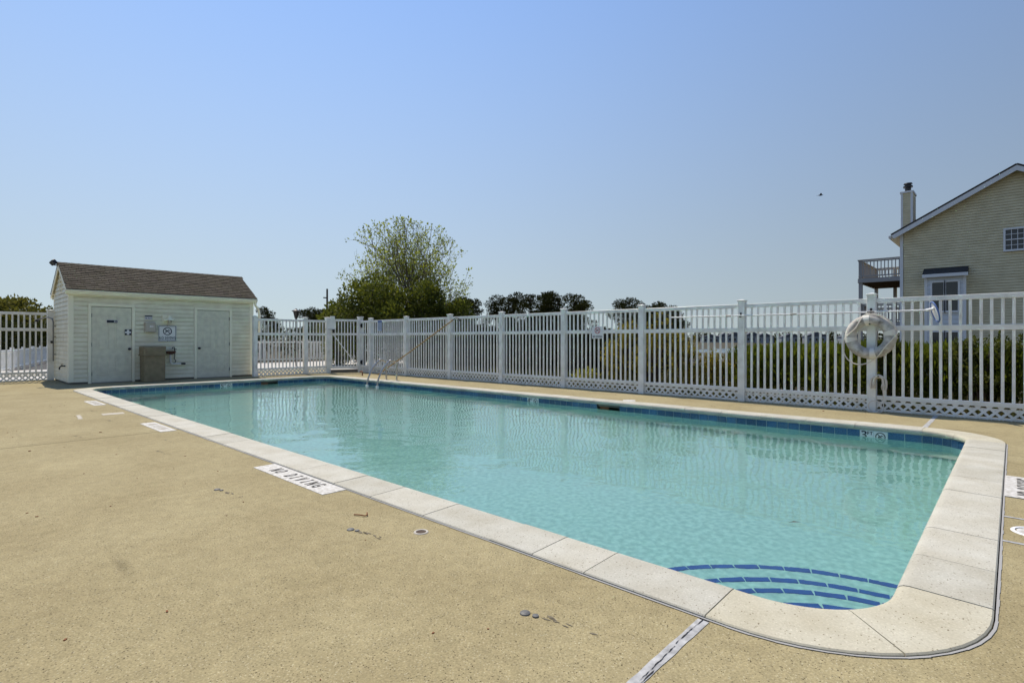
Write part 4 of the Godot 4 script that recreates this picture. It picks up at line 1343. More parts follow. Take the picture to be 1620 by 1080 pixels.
	for i in t2.length():
		if t2[i] == " ": continue
		letters(t2[i], 0.15, M.gap, o2, Vector3(0.0, 0.0056, 0.30 - 0.075 * i), flat * Basis(Vector3(0, 0, 1), PI / 2), "letter", 0.5)
	# deck fittings
	var um := thing("deck_sleeve", "rusty ringed sleeve hole in the near deck beside the coping", "deck fitting", Vector3(-2.64, 0, -2.03))
	var u := MB.new()
	u.lathe([Vector2(0.031, 0.001), Vector2(0.032, 0.004), Vector2(0.042, 0.005), Vector2(0.046, 0.001)], 20)
	part("ring", u, M.beige, um)
	var u2 := MB.new()
	u2.lathe([Vector2(0.0, 0.001), Vector2(0.032, 0.0025)], 20)
	part("hole", u2, M.bark, um)
	for q in [[Vector3(-1.53, 0, -1.73), 0.3, "pair of dull metal bolts in the near deck close to the camera"], [Vector3(-2.99, 0, -1.76), 0.4, "worn metal bolt in the deck left of the rusty sleeve"], [Vector3(-4.55, 0, -1.52), 0.4, "small dark bolt in the deck below the NO DIVING plate"]]:
		var bo := thing("deck_bolt", q[2], "bolt", q[0], q[1], "anchor bolts in the deck")
		var k := MB.new()
		k.lathe([Vector2(0.024, 0.0), Vector2(0.022, 0.005), Vector2(0.012, 0.009), Vector2(0.0, 0.010)], 12)
		part("bolt_head", k, M.bolt, bo)
		var k2 := MB.new()
		k2.lathe([Vector2(0.015, 0.0), Vector2(0.014, 0.006), Vector2(0.0, 0.008)], 10, Vector3(0.05, 0, 0.004))
		part("bolt_head", k2, M.bolt, bo)
	var tw := thing("twig", "small curled brown twig lying on the near deck", "twig", Vector3(-3.17, 0.004, -1.95))
	var t := MB.new()
	t.tube([Vector3(-0.05, 0.002, 0.03), Vector3(-0.01, 0.006, 0.018), Vector3(0.03, 0.004, -0.002), Vector3(0.035, 0.004, -0.015), Vector3(0.005, 0.008, -0.035), Vector3(-0.02, 0.003, -0.05)], 0.004, 6)
	part("stem", t, M.rust, tw)
	for q in [[Vector3(0.10, 0, -4.545), 0.105, "round white skimmer lid in the deck at the right end"], [Vector3(-5.4, 0, -9.12), 0.11, "round white skimmer lid in the far deck above the skimmer mouth"]]:
		var li := thing("skimmer_lid", q[2], "lid", q[0])
		var k := MB.new()
		k.lathe([Vector2(0.0, 0.004), Vector2(q[1] - 0.02, 0.004), Vector2(q[1] - 0.018, 0.001)], 28)
		part("lid", k, M.plate, li)
		var k2 := MB.new()
		k2.lathe([Vector2(q[1] - 0.012, 0.001), Vector2(q[1] - 0.010, 0.005), Vector2(q[1] + 0.006, 0.005), Vector2(q[1] + 0.010, 0.001)], 28)
		part("rim", k2, M.white, li)
	# worn paint and grit
	for q in [[Vector2(-10.42, -1.82), Vector2(-10.40, -2.10), 0.24, "faded white paint patch on the deck between the two far plates"], [Vector2(-10.62, -1.56), Vector2(-10.05, -1.50), 0.05, "thin faded white paint stroke on the left deck"]]:
		var mm := part("paint_patch", wobble_strip(q[0], q[1], q[2], 0.0025, 0.012, 0.03, rng), M.faded)
		tag(mm, q[3], "paint mark")
	var gr := MB.new()
	for i in 170:
		var p := Vector3(rng.randf_range(-14.5, 1.0), 0.0, rng.randf_range(-2.15, 0.9))
		if rng.randf() < 0.3: p = Vector3(rng.randf_range(-15.0, 0.5), 0.0, rng.randf_range(-10.3, -9.0))
		var s := rng.randf_range(0.003, 0.009) * (1.0 if rng.randf() < 0.85 else 1.8)
		gr.box(p + Vector3(0, s * 0.2, 0), Vector3(s * rng.randf_range(0.8, 2.0), s * 0.6, s), Basis(Vector3.UP, rng.randf() * TAU))
	stuff(part("deck_grit", gr, M.rust))
	tag(get_child(get_child_count() - 1), "scattered dark grit and bits on the deck", "grit")
	var sm := MB.new()
	for q in [[-2.93, -1.78, 0.24, 0.03], [-1.44, -1.76, 0.26, 0.035], [-4.42, -1.55, 0.3, 0.03], [-6.6, -1.62, 0.35, 0.03], [-7.25, -1.85, 0.28, 0.035], [-8.4, -1.2, 0.4, 0.03], [-9.6, -1.75, 0.5, 0.04], [-11.2, -1.8, 0.5, 0.04], [-12.9, -1.6, 0.6, 0.05], [-3.4, -9.5, 0.5, 0.04], [-0.4, -9.7, 0.4, 0.04], [-8.8, -9.6, 0.45, 0.04]]:
		for k in 9:  # a ragged run of small flecks
			var along := pow(rng.randf(), 1.4)
			var c := Vector3(q[0] + along * q[2], 0.002, q[1] + rng.randf_range(-0.5, 0.5) * q[3] - along * 0.03)
			var a := rng.randf_range(0.01, 0.035) * (1.0 - 0.6 * along); var b := a * rng.randf_range(0.15, 0.4)
			var tilt := rng.randf_range(-0.4, 0.2)
			var eu := Vector3(cos(tilt), 0, sin(tilt)); var ev := Vector3(-sin(tilt), 0, cos(tilt))
			sm.oquad(c - eu * a, c + ev * b, c + eu * a * 1.3, c - ev * b, c - Vector3.UP)
	tag(stuff(part("dirt_streaks", sm, M.smear)), "short ragged dark dirt streaks on the deck", "dirt")
	var lf := thing("floating_leaf", "small dark leaf floating in the middle of the water", "leaf", Vector3(-1.14, WATER + 0.012, -4.18), 0.7)
	var lm := MB.new()
	lm.tri(Vector3(-0.045, 0, 0), Vector3(0, 0.006, 0.014), Vector3(0.05, 0.003, 0.0))
	lm.tri(Vector3(-0.045, 0, 0), Vector3(0.05, 0.003, 0.0), Vector3(0, 0.006, -0.014))
	part("blade", lm, M.bark, lf)

# ------------------------------------------------------------------ plants
class LV:
	var v := PackedVector3Array()
	var n := PackedVector3Array()
	var c := PackedColorArray()
	func leaf(p: Vector3, d: Vector3, up: Vector3, l: float, w: float, col: Color) -> void:
		var s := d.cross(up).normalized() * w * 0.5
		var nn := s.cross(d).normalized()
		var a := p; var b := p + d * l
		var m := p + d * l * 0.45
		var k := nn * w * 0.16
		for q in [a, b, m + s + k, a, m - s + k, b]: v.append(q)
		var n1 := (nn + s.normalized() * -0.3).normalized(); var n2 := (nn + s.normalized() * 0.3).normalized()
		for q in 3: n.append(n1)
		for q in 3: n.append(n2)
		for q in 6: c.append(col)
	func mesh() -> ArrayMesh:
		var a := []; a.resize(Mesh.ARRAY_MAX)
		a[Mesh.ARRAY_VERTEX] = v; a[Mesh.ARRAY_NORMAL] = n; a[Mesh.ARRAY_COLOR] = c
		var m := ArrayMesh.new()
		m.add_surface_from_arrays(Mesh.PRIMITIVE_TRIANGLES, a)
		return m

func rdir(rng: RandomNumberGenerator) -> Vector3:
	var z := rng.randf_range(-1, 1); var a := rng.randf() * TAU
	var r := sqrt(1 - z * z)
	return Vector3(r * cos(a), z, r * sin(a))

# leaves spread through blobs [centre, radii]; holes come from 3-D noise
func foliage(lv: LV, rng: RandomNumberGenerator, blobs: Array, count: int, l: float, w: float, dark: Color, light: Color, holes := 0.0, nf := 1.2, upward := 0.0) -> void:
	var f := FastNoiseLite.new()
	f.seed = rng.randi() % 1000; f.frequency = nf; f.fractal_octaves = 2
	var total := 0.0
	var acc := []
	for b in blobs:
		var r: Vector3 = b[1]
		total += pow(r.x * r.y * r.z, 0.75)
		acc.append(total)
	var made := 0
	var tries := 0
	while made < count and tries < count * 4:
		tries += 1
		var t := rng.randf() * total
		var k := 0
		while acc[k] < t: k += 1
		var d := rdir(rng)
		var rr := pow(rng.randf(), 0.38)
		var rad: Vector3 = blobs[k][1]
		var p: Vector3 = blobs[k][0] + d * rad * rr
		var nv := f.get_noise_3dv(p)
		if nv < holes - 0.35: continue
		if p.y < 0.02: continue
		var cc := dark.lerp(light, clampf(rng.randf() * 0.6 + nv * 0.7 + 0.25, 0, 1))
		var ld := (d + rdir(rng) * 0.9 + Vector3(0, upward, 0)).normalized()
		lv.leaf(p, ld, (d + rdir(rng) * 0.8).normalized(), l * rng.randf_range(0.7, 1.3), w * rng.randf_range(0.7, 1.3), cc)
		made += 1

func limb(mb: MB, lv: LV, rng: RandomNumberGenerator, p: Vector3, d: Vector3, l: float, r: float, depth: int, o: Dictionary) -> void:
	var pts := [p]
	var q := p; var dd := d
	for i in 4:
		dd = (dd + rdir(rng) * 0.13 + Vector3(0, o.lift, 0)).normalized()
		q += dd * l / 4.0
		if o.has("env"):
			var e: Vector3 = (q - (o.env[0] as Vector3)) / (o.env[1] as Vector3)
			if e.length() > 1.0 and q.y > 2.0:
				if i == 0: return
				break
		pts.append(q)
	while pts.size() < 5: pts.append((pts[-1] as Vector3) + dd * 0.02)
	mb.tube(pts, r, 6 if depth < 2 else 4, 0.6)
	if depth >= o.leaf_from:
		for i in o.leaves:
			var t := rng.randf_range(0.15, 1.05) * 4.0
			var k := mini(int(t), 3)
			var b: Vector3 = (pts[k] as Vector3).lerp(pts[k + 1], t - k) + rdir(rng) * (0.06 + 0.05 * rng.randf())
			var ld := (dd * 0.5 + rdir(rng) * 0.8 + Vector3(0, 0.25, 0)).normalized()
			lv.leaf(b, ld, rdir(rng), o.size * rng.randf_range(0.6, 1.3), o.size * 0.5 * rng.randf_range(0.7, 1.3), (o.dark as Color).lerp(o.light, rng.randf()))
	if depth >= o.depth: return
	var kids: int = o.kids[depth]
	for i in kids:
		var t := rng.randf_range(0.35, 1.0) if i < kids - 1 else 1.0
		var k := mini(int(t * 4), 3)
		var b: Vector3 = (pts[k] as Vector3).lerp(pts[k + 1], t * 4 - k)
		var side := rdir(rng)
		side = (side - dd * side.dot(dd)).normalized()
		var nd: Vector3 = (dd + side * rng.randf_range(0.45, 1.0) * float(o.spread)).normalized()
		limb(mb, lv, rng, b, nd, l * rng.randf_range(0.55, 0.8), r * 0.5, depth + 1, o)

func pine(called: String, label: String, at: Vector3, h: float, w: float, rng: RandomNumberGenerator, group: String, low := 0.35) -> void:
	var o := thing(called, label, "tree", at, 0.0, group)
	var tr := MB.new()
	var lean := Vector3(rng.randf_range(-0.05, 0.05), 1, rng.randf_range(-0.05, 0.05))
	tr.tube([Vector3(0, -0.3, 0), lean * h * 0.5, lean * h * 0.93], 0.02 * h + 0.03, 7, 0.35)
	var blobs := []
	for i in 15:
		var t := lerpf(low, 0.95, (i + rng.randf() * 0.7) / 15.0)
		var a := rng.randf() * TAU
		var reach := w * 0.5 * (1.0 - 0.75 * pow(t, 2.2)) * rng.randf_range(0.35, 1.0)
		var c := lean * h * t + Vector3(cos(a), 0.06, sin(a)) * reach
		tr.tube([lean * h * (t - 0.06), (lean * h * (t - 0.03)).lerp(c, 0.5), c], 0.012 * h * 0.6, 5, 0.4)
		var s := h * rng.randf_range(0.075, 0.13)
		blobs.append([c, Vector3(s * 1.35, s * 0.75, s * 1.35)])
	var lv := LV.new()
	foliage(lv, rng, blobs, 4600, 0.034 * h, 0.018 * h, Color(0.022, 0.028, 0.010), Color(0.06, 0.062, 0.022), 0.04, 8.0 / h, 0.4)
	part("trunk", tr, M.bark, o)
	part("crown", lv.mesh(), M.leaf_pine, o)

func bush(called: String, label: String, cat: String, at: Vector3, h: float, w: float, rng: RandomNumberGenerator, group: String, count: int, leaf: float, dark: Color, light: Color, m: Material, holes := 0.05, tall := false) -> void:
	var o := thing(called, label, cat, at, rng.randf() * TAU, group)
	var st := MB.new()
	var blobs := []
	var k := 9
	for i in k:
		var a := TAU * i / k + rng.randf() * 0.7
		var t := rng.randf_range(0.3, 0.80) if i > 2 else rng.randf_range(0.72, 0.86)
		var reach := w * 0.34 * rng.randf_range(0.4, 1.0) * (1.0 if not tall else 1.1 - t)
		var c := Vector3(cos(a) * reach, h * t, sin(a) * reach)
		st.tube([Vector3(cos(a) * 0.08, -0.1, sin(a) * 0.08), Vector3(cos(a) * reach * 0.5, h * t * 0.5, sin(a) * reach * 0.5), c], 0.012 * h + 0.008, 5, 0.4)
		var s := rng.randf_range(0.16, 0.25)
		blobs.append([c, Vector3(w * s, h * s * 0.95, w * s)])
	blobs.append([Vector3(0, h * 0.35, 0), Vector3(w * 0.36, h * 0.35, w * 0.36)])
	var lv := LV.new()
	foliage(lv, rng, blobs, count, leaf, leaf * 0.55, dark, light, holes, 3.2 / h, 0.25)
	part("stem", st, M.bark, o)
	part("foliage", lv.mesh(), m, o)

func build_plants(rng: RandomNumberGenerator) -> void:
	# the pale tree beyond the gate corner
	var o := thing("birch_tree", "tall airy young birch with pale new leaves beyond the far corner of the fence", "tree", Vector3(-23.0, -0.1, -17.0))
	var mb := MB.new(); var lv := LV.new()
	var opt := {"lift": 0.10, "leaf_from": 2, "leaves": 5, "size": 0.135, "dark": Color(0.15, 0.19, 0.03), "light": Color(0.43, 0.47, 0.10), "depth": 4, "kids": [7, 4, 4, 2], "spread": 0.95, "env": [Vector3(-0.25, 4.35, 0.25), Vector3(3.6, 3.15, 3.6)]}
	var stems := [[Vector3(-0.28, 1, 0.18), 2.85], [Vector3(0.10, 1, 0.0), 3.5], [Vector3(0.24, 1, -0.26), 3.3], [Vector3(-0.08, 1, -0.16), 3.4], [Vector3(0.46, 1, -0.5), 2.6], [Vector3(-0.40, 1, 0.5), 2.3], [Vector3(0.62, 1, -0.62), 1.9], [Vector3(-0.75, 1, 0.72), 2.5]]
	for s in stems:
		limb(mb, lv, rng, Vector3(rng.randf_range(-0.2, 0.2), 0, rng.randf_range(-0.2, 0.2)), (s[0] as Vector3).normalized(), s[1], 0.07, 0, opt)
	part("trunk", mb, M.pale_bark, o)
	part("crown", lv.mesh(), M.leaf_birch, o)
	var dk := Color(0.035, 0.05, 0.012); var lt := Color(0.17, 0.19, 0.035)
	var bs := [[Vector3(-22.3, -0.1, -13.7), 4.2, 3.0, "broad dark shrub at the left foot of the birch, reaching highest of the shrubs there"], [Vector3(-20.5, -0.1, -14.1), 3.7, 2.5, "dense green shrub in front of the birch trunk"], [Vector3(-20.4, -0.1, -15.9), 3.9, 2.6, "dark rounded shrub at the right foot of the birch"], [Vector3(-20.6, -0.1, -17.5), 3.1, 2.6, "lower shrub right of the birch, next to the pines"], [Vector3(-24.2, -0.1, -13.6), 3.0, 2.2, "small shrub at the left edge of the birch thicket"]]
	for b in bs: bush("shrub", b[3], "shrub", b[0], b[1], b[2], rng, "shrubs round the birch", 5200, 0.16, dk, lt, M.leaf_bush)
	# pines on the skyline
	var pn := [[-60.5, -53.0, 7.4], [-69.9, -64.7, 8.6], [-59.7, -60.6, 8.0], [-61.1, -66.1, 8.9], [-56.5, -64.9, 8.6], [-58.5, -71.2, 9.0], [-52.1, -66.2, 8.7], [-53.9, -72.8, 8.6], [-50.3, -70.7, 7.3], [-39.5, -65.7, 7.0], [-30.1, -53.9, 4.9], [-27.9, -53.2, 5.1], [-25.9, -52.4, 4.6], [-64.0, -57.5, 7.6]]
	var where := ["shorter pine at the right edge of the birch", "pine far behind the birch's right side", "left pine of the dark pine row", "second pine of the dark pine row", "pine left of the middle of the dark row", "tallest pine in the middle of the dark row", "broad pine right of the row's tallest one", "pine near the right end of the dark row", "last low pine at the right end of the dark row", "lone pine right of the dark row", "left one of three thin pines behind the fence", "middle one of three thin pines behind the fence", "right one of three thin pines behind the fence", "pine filling the left end of the dark row"]
	for i in pn.size():
		pine("pine_tree", where[i], Vector3(pn[i][0], -0.4, pn[i][1]), pn[i][2] + 0.4, 6.4 if i < 10 else 3.0, rng, "pines beyond the fence", 0.2 if i < 9 else 0.38)
	var pl := [[-86.0, -36.2, 6.4, "small pine just right of the pool house roof"], [-81.3, -40.5, 6.2, "left one of the two small pines by the garden lamp"], [-79.0, -41.3, 6.0, "right one of the two small pines by the garden lamp"]]
	for q in pl: pine("pine_tree", q[3], Vector3(q[0], -0.4, q[1]), q[2] + 0.4, 4.4, rng, "pines beyond the gate", 0.25)
	var lf := [[-61.1, -4.4, 4.6, "bushy tree over the left fence, second from the pool house"], [-64.5, -6.4, 5.0, "bushy tree over the left fence nearest the pool house"], [-62.0, -2.2, 4.3, "bushy tree over the left fence at the picture's edge"]]
	for q in lf: bush("tree", q[3], "tree", Vector3(q[0], -0.1, q[1]), q[2], 5.0, rng, "trees left of the pool house", 4200, 0.34, Color(0.05, 0.055, 0.014), Color(0.19, 0.18, 0.05), M.leaf_bush, 0.08)
	# hedges behind the left fence and across the drive
	var hd := [["clipped dark hedge behind the left fence", Vector3(-38, -0.1, 2.0), Vector3(-44, -0.1, -7.5), 2.3, 1.6, 9000, 0.16], ["dark hedge along the far side of the drive", Vector3(-34.0, -0.1, -6.5), Vector3(-31.5, -0.1, -24), 2.0, 1.6, 11000, 0.16], ["green hedge in front of the yellow house", Vector3(-4.3, -0.1, -12.6), Vector3(3.4, -0.1, -12.5), 1.15, 1.3, 46000, 0.12]]
	for q in hd:
		var a: Vector3 = q[1]; var b: Vector3 = q[2]
		var h := thing("hedge", q[0], "hedge", a)
		var m := int(a.distance_to(b) / (q[4] * 0.5))
		var blobs := []
		var st := MB.new()
		for i in m + 1:
			var c := (b - a) * (float(i) / m) + Vector3(rng.randf_range(-0.1, 0.1), 0, rng.randf_range(-0.1, 0.1))
			var hh: float = q[3] * rng.randf_range(0.93, 1.05)
			blobs.append([c + Vector3(0, hh * 0.55, 0), Vector3(q[4] * 0.5, hh * 0.46, q[4] * 0.5)])
			blobs.append([c + Vector3(0, hh * 0.84, 0), Vector3(q[4] * 0.42, hh * 0.2, q[4] * 0.42)])
			st.tube([c, c + Vector3(rng.randf_range(-0.1, 0.1), hh * 0.6, rng.randf_range(-0.1, 0.1))], 0.03, 5, 0.5)
		var l2 := LV.new()
		var near: bool = q[3] < 1.5
		foliage(l2, rng, blobs, q[5], q[6], q[6] * (0.24 if near else 0.5), Color(0.045, 0.07, 0.008) if near else Color(0.02, 0.026, 0.010), Color(0.17, 0.20, 0.03) if near else Color(0.06, 0.07, 0.022), 0.0, 1.6, 1.7 if near else 0.2)
		stuff(part("stem", st, M.bark, h))
		part("foliage", l2.mesh(), M.leaf_hedge, h)
	# taller loose growth at the right end of the hedge
	for q in [[Vector3(-0.4, -0.1, -12.2), 1.35, 0.9, "loose leafy shrub rising above the hedge under the house bay"], [Vector3(0.5, -0.1, -12.3), 1.42, 1.0, "tall loose shrub above the hedge at the right end of the fence"], [Vector3(-1.75, -0.1, -12.1), 1.30, 0.5, "thin shrub above the hedge behind the life ring"]]:
		bush("shrub", q[3], "shrub", q[0], q[1], q[2], rng, "loose shrubs by the hedge", 2200, 0.075, Color(0.035, 0.05, 0.012), Color(0.12, 0.13, 0.035), M.leaf_hedge, 0.12)
	# dark undergrowth behind the long fence
	var th := [[-18.6, -14.6, 1.35], [-17.0, -15.2, 1.3], [-15.4, -14.7, 1.25], [-13.9, -15.4, 1.2], [-12.6, -14.9, 1.15], [-11.2, -15.5, 1.1], [-10.1, -15.0, 1.05], [-9.0, -15.6, 1.05], [-33.5, -30.5, 3.0], [-31.5, -32.5, 2.8], [-29.5, -34.5, 2.9], [-27.4, -36.0, 2.6], [-25.2, -37.5, 2.7], [-23.0, -39.0, 2.5], [-21.0, -40.0, 2.2]]
	var tl := ["dark shrub behind the fence next to the birch thicket", "dark shrub behind the second fence panel from the gate", "dark shrub behind the rescue pole's top", "dark shrub behind the third fence panel from the gate", "low dark shrub under the left end of the pine row", "dark shrub under the middle of the pine row", "small dark shrub under the right of the pine row", "dark shrub left of the fence's NO DIVING sign", "leftmost dark bush at the far wood's edge, right of the birch", "second bush from the left at the far wood's edge", "third bush from the left at the far wood's edge", "middle bush at the far wood's edge under the pines", "third bush from the right at the far wood's edge", "second bush from the right at the far wood's edge", "rightmost bush at the far wood's edge"]
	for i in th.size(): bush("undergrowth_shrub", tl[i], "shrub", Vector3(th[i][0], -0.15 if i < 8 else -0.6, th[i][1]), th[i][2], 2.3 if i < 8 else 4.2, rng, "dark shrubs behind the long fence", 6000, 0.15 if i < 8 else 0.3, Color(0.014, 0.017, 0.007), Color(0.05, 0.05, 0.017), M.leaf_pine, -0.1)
	var gd := [[-7.3, -12.0, 1.75, "yellow-green vine-like shrub right of the fence's NO DIVING sign"], [-6.45, -12.0, 1.9, "tallest yellow-green shrub behind the fence panel left of the leaf net's pole end"], [-5.7, -12.1, 1.6, "yellow-green shrub behind the left end of the net pole"], [-5.0, -12.4, 1.0, "low yellow-green shrub at the edge of the open marsh"]]
	for q in gd: bush("yellow_shrub", q[3], "shrub", Vector3(q[0], -0.1, q[1]), q[2], 1.0, rng, "yellow-green shrubs behind the long fence", 1700, 0.075, Color(0.07, 0.06, 0.012), Color(0.34, 0.29, 0.045), M.leaf_gold, 0.14)
	bush("young_plant", "low bright yellow-green plant at the fence foot below the NO DIVING sign", "plant", Vector3(-7.9, -0.08, -11.2), 0.52, 0.8, rng, "", 500, 0.07, Color(0.12, 0.13, 0.02), Color(0.35, 0.33, 0.06), M.leaf_gold, 0.1)
	# rough grass behind the fence
	var gl := LV.new()
	for i in 16000:
		var p := Vector3(rng.randf_range(-17, 4), -0.08, -10.75 - pow(rng.randf(), 1.6) * 22.0)
		p.y = ground_height(p.x, p.z)
		var k := rng.randf()
		gl.leaf(p, (Vector3(0, 1, 0) + rdir(rng) * 0.45).normalized(), rdir(rng), rng.randf_range(0.15, 0.45), 0.03, Color(0.10, 0.085, 0.03).lerp(Color(0.05, 0.065, 0.018), k))
	tag(stuff(part("marsh_grass", gl.mesh(), M.leaf_hedge)), "brown and green rough grass behind the long fence", "grass")

func ground_height(x: float, z: float) -> float:
	var t := smoothstep(-13.0, -45.0, z) * smoothstep(-75.0, -35.0, x)
	return -0.10 - 0.85 * t - 0.6 * smoothstep(-85.0, -105.0, z) * smoothstep(-95.0, -60.0, x)

func build_ground() -> void:
	var ls := [-3000.0, -1200.0, -600.0, -320.0, -220.0, -160.0, -130.0]
	var c := -110.0
	while c <= 110.0:
		ls.append(c)
		c += 5.0
	ls.append_array([130.0, 160.0, 220.0, 320.0, 600.0, 1200.0, 3000.0])
	var mb := MB.new()
	for i in ls.size() - 1:
		for j in ls.size() - 1:
			var x0: float = ls[i]; var x1: float = ls[i + 1]; var z0: float = ls[j]; var z1: float = ls[j + 1]
			if x0 >= -20 and x1 <= 0 and z0 >= -10 and z1 <= 0: continue  # the pool lies here
			mb.quad(Vector3(x0, ground_height(x0, z1), z1), Vector3(x1, ground_height(x1, z1), z1), Vector3(x1, ground_height(x1, z0), z0), Vector3(x0, ground_height(x0, z0), z0))
	structure("ground", mb, M.ground)
	# pale drive beyond the gate, asphalt behind the left fence
	var dv := MB.new()
	dv.box(Vector3(-24.6, -0.09, -12.0), Vector3(9.0, 0.06, 24))
	structure("drive", dv, M.concrete)
	var rd := MB.new()
	rd.box(Vector3(-31.0, -0.10, 3.0), Vector3(20.0, 0.05, 16))
	structure("road", rd, M.asphalt)
	var by := MB.new()
	by.quad(Vector3(-700, -1.15, -90), Vector3(700, -1.15, -90), Vector3(700, -1.15, -238), Vector3(-700, -1.15, -238))
	structure("bay_water", by, M.bay)
	var sh := MB.new()
	sh.box(Vector3(-40, -0.9, -640), Vector3(1800, 0.7, 800))
	structure("far_shore", sh, M.ground)

func build_far(rng: RandomNumberGenerator) -> void:
	var fh := [[-100.9, -241.0, 3.6, 8.0, "far grey house across the water, leftmost of the row"], [-95.5, -244.0, 4.2, 6.0, "second far grey house from the left across the water"], [-91.0, -243.0, 4.4, 7.0, "third far grey house from the left across the water"], [-84.5, -246.0, 4.6, 6.0, "far grey house left of the water's middle"], [-79.5, -246.0, 4.0, 7.0, "far grey house at the right of the left group across the water"], [-71.0, -252.0, 3.8, 7.0, "far house among the trees behind the fence post"], [-62.0, -256.0, 4.3, 8.0, "far house among trees left of the life ring"], [-50.0, -262.0, 4.0, 8.0, "far house nearest the life ring across the water"]]
	for q in fh:
		var o := thing("far_house", q[4], "house", Vector3(q[0], -0.55, q[1]), 0.5, "houses across the water")
		var w: float = q[3]; var h: float = q[2] * 0.72
		part("wall", box_mesh(Vector3(w, h, 6), 0), M.far_wall, o, Vector3(0, h * 0.5, 0))
		var rf := MB.new()
		rf.prism(PackedVector2Array([Vector2(-w * 0.54, 0), Vector2(w * 0.54, 0), Vector2(0, q[2] * 0.45)]), -3.3, 3.3)
		part("roof", rf, M.far_roof, o, Vector3(0, h, 0))
		for k in 3: part("window", box_mesh(Vector3(0.8, 1.1, 0.06), 0), M.glass_dark, o, Vector3((k - 1) * w * 0.3, h * 0.55, 3.02))
	var lv := LV.new()
	var blobs := []
	for i in 150:
		var x := -190.0 + i * 1.9 + rng.randf_range(-1, 1)
		var s := rng.randf_range(1.7, 2.9)
		blobs.append([Vector3(x, -0.6 + s * 0.9, -262.0 - rng.randf() * 22.0 - (x + 100) * 0.22), Vector3(2.6, s, 2.6)])
	foliage(lv, rng, blobs, 15000, 1.1, 0.7, Color(0.03, 0.036, 0.02), Color(0.07, 0.075, 0.04), 0.0, 0.3)
	tag(stuff(part("far_trees", lv.mesh(), M.leaf_pine)), "dark line of trees along the far shore", "trees")
	var lp := thing("garden_lamp", "dark lantern head with a wide hat above the fence left of the gate", "lamp post", Vector3(-24.3, -0.08, -11.5))
	var pm := MB.new()
	pm.tube([Vector3(0, 0, 0), Vector3(0, 2.2, 0)], 0.035, 8)
	part("pole", pm, M.dark_metal, lp)
	var hd := MB.new()
	hd.lathe([Vector2(0.03, 2.18), Vector2(0.07, 2.25), Vector2(0.13, 2.53), Vector2(0.19, 2.56), Vector2(0.2, 2.58), Vector2(0.06, 2.64), Vector2(0.02, 2.68), Vector2(0.0, 2.70)], 12)
	part("lantern", hd, M.dark_metal, lp)
	var up := thing("utility_pole", "thin dark utility pole standing left of the birch", "pole", Vector3(-55.9, -0.1, -30.0))
	var um := MB.new()
	um.tube([Vector3(0, 0, 0), Vector3(0, 6.9, 0)], 0.13, 8, 0.75)
	part("pole", um, M.bark, up)
	part("crossarm", box_mesh(Vector3(0.1, 0.12, 0.5)), M.bark, up, Vector3(0.0, 5.9, 0.2))
	var bd := thing("bird", "small dark bird flying in the sky left of the house", "bird", Vector3(-15.7, 17.2, -67.3), 0.3)
	var bm := MB.new()
	bm.lathe([Vector2(0.0, -0.28), Vector2(0.05, -0.18), Vector2(0.075, 0.0), Vector2(0.05, 0.16), Vector2(0.02, 0.24), Vector2(0.0, 0.27)], 10, Vector3(), Basis(Vector3(0, 0, 1), -PI / 2), true)
	for s in [-1.0, 1.0]:
		var w := [Vector3(-0.08, 0.02, s * 0.04), Vector3(0.10, 0.02, s * 0.04), Vector3(0.12, 0.12, s * 0.3), Vector3(-0.05, 0.13, s * 0.3), Vector3(-0.08, 0.08, s * 0.62)]
		bm.tri(w[0], w[1], w[2]); bm.tri(w[0], w[2], w[3]); bm.tri(w[3], w[2], w[4])
	bm.tri(Vector3(-0.2, 0, 0), Vector3(-0.4, 0, 0.08), Vector3(-0.4, 0, -0.08))
	part("body", bm, M.black, bd)

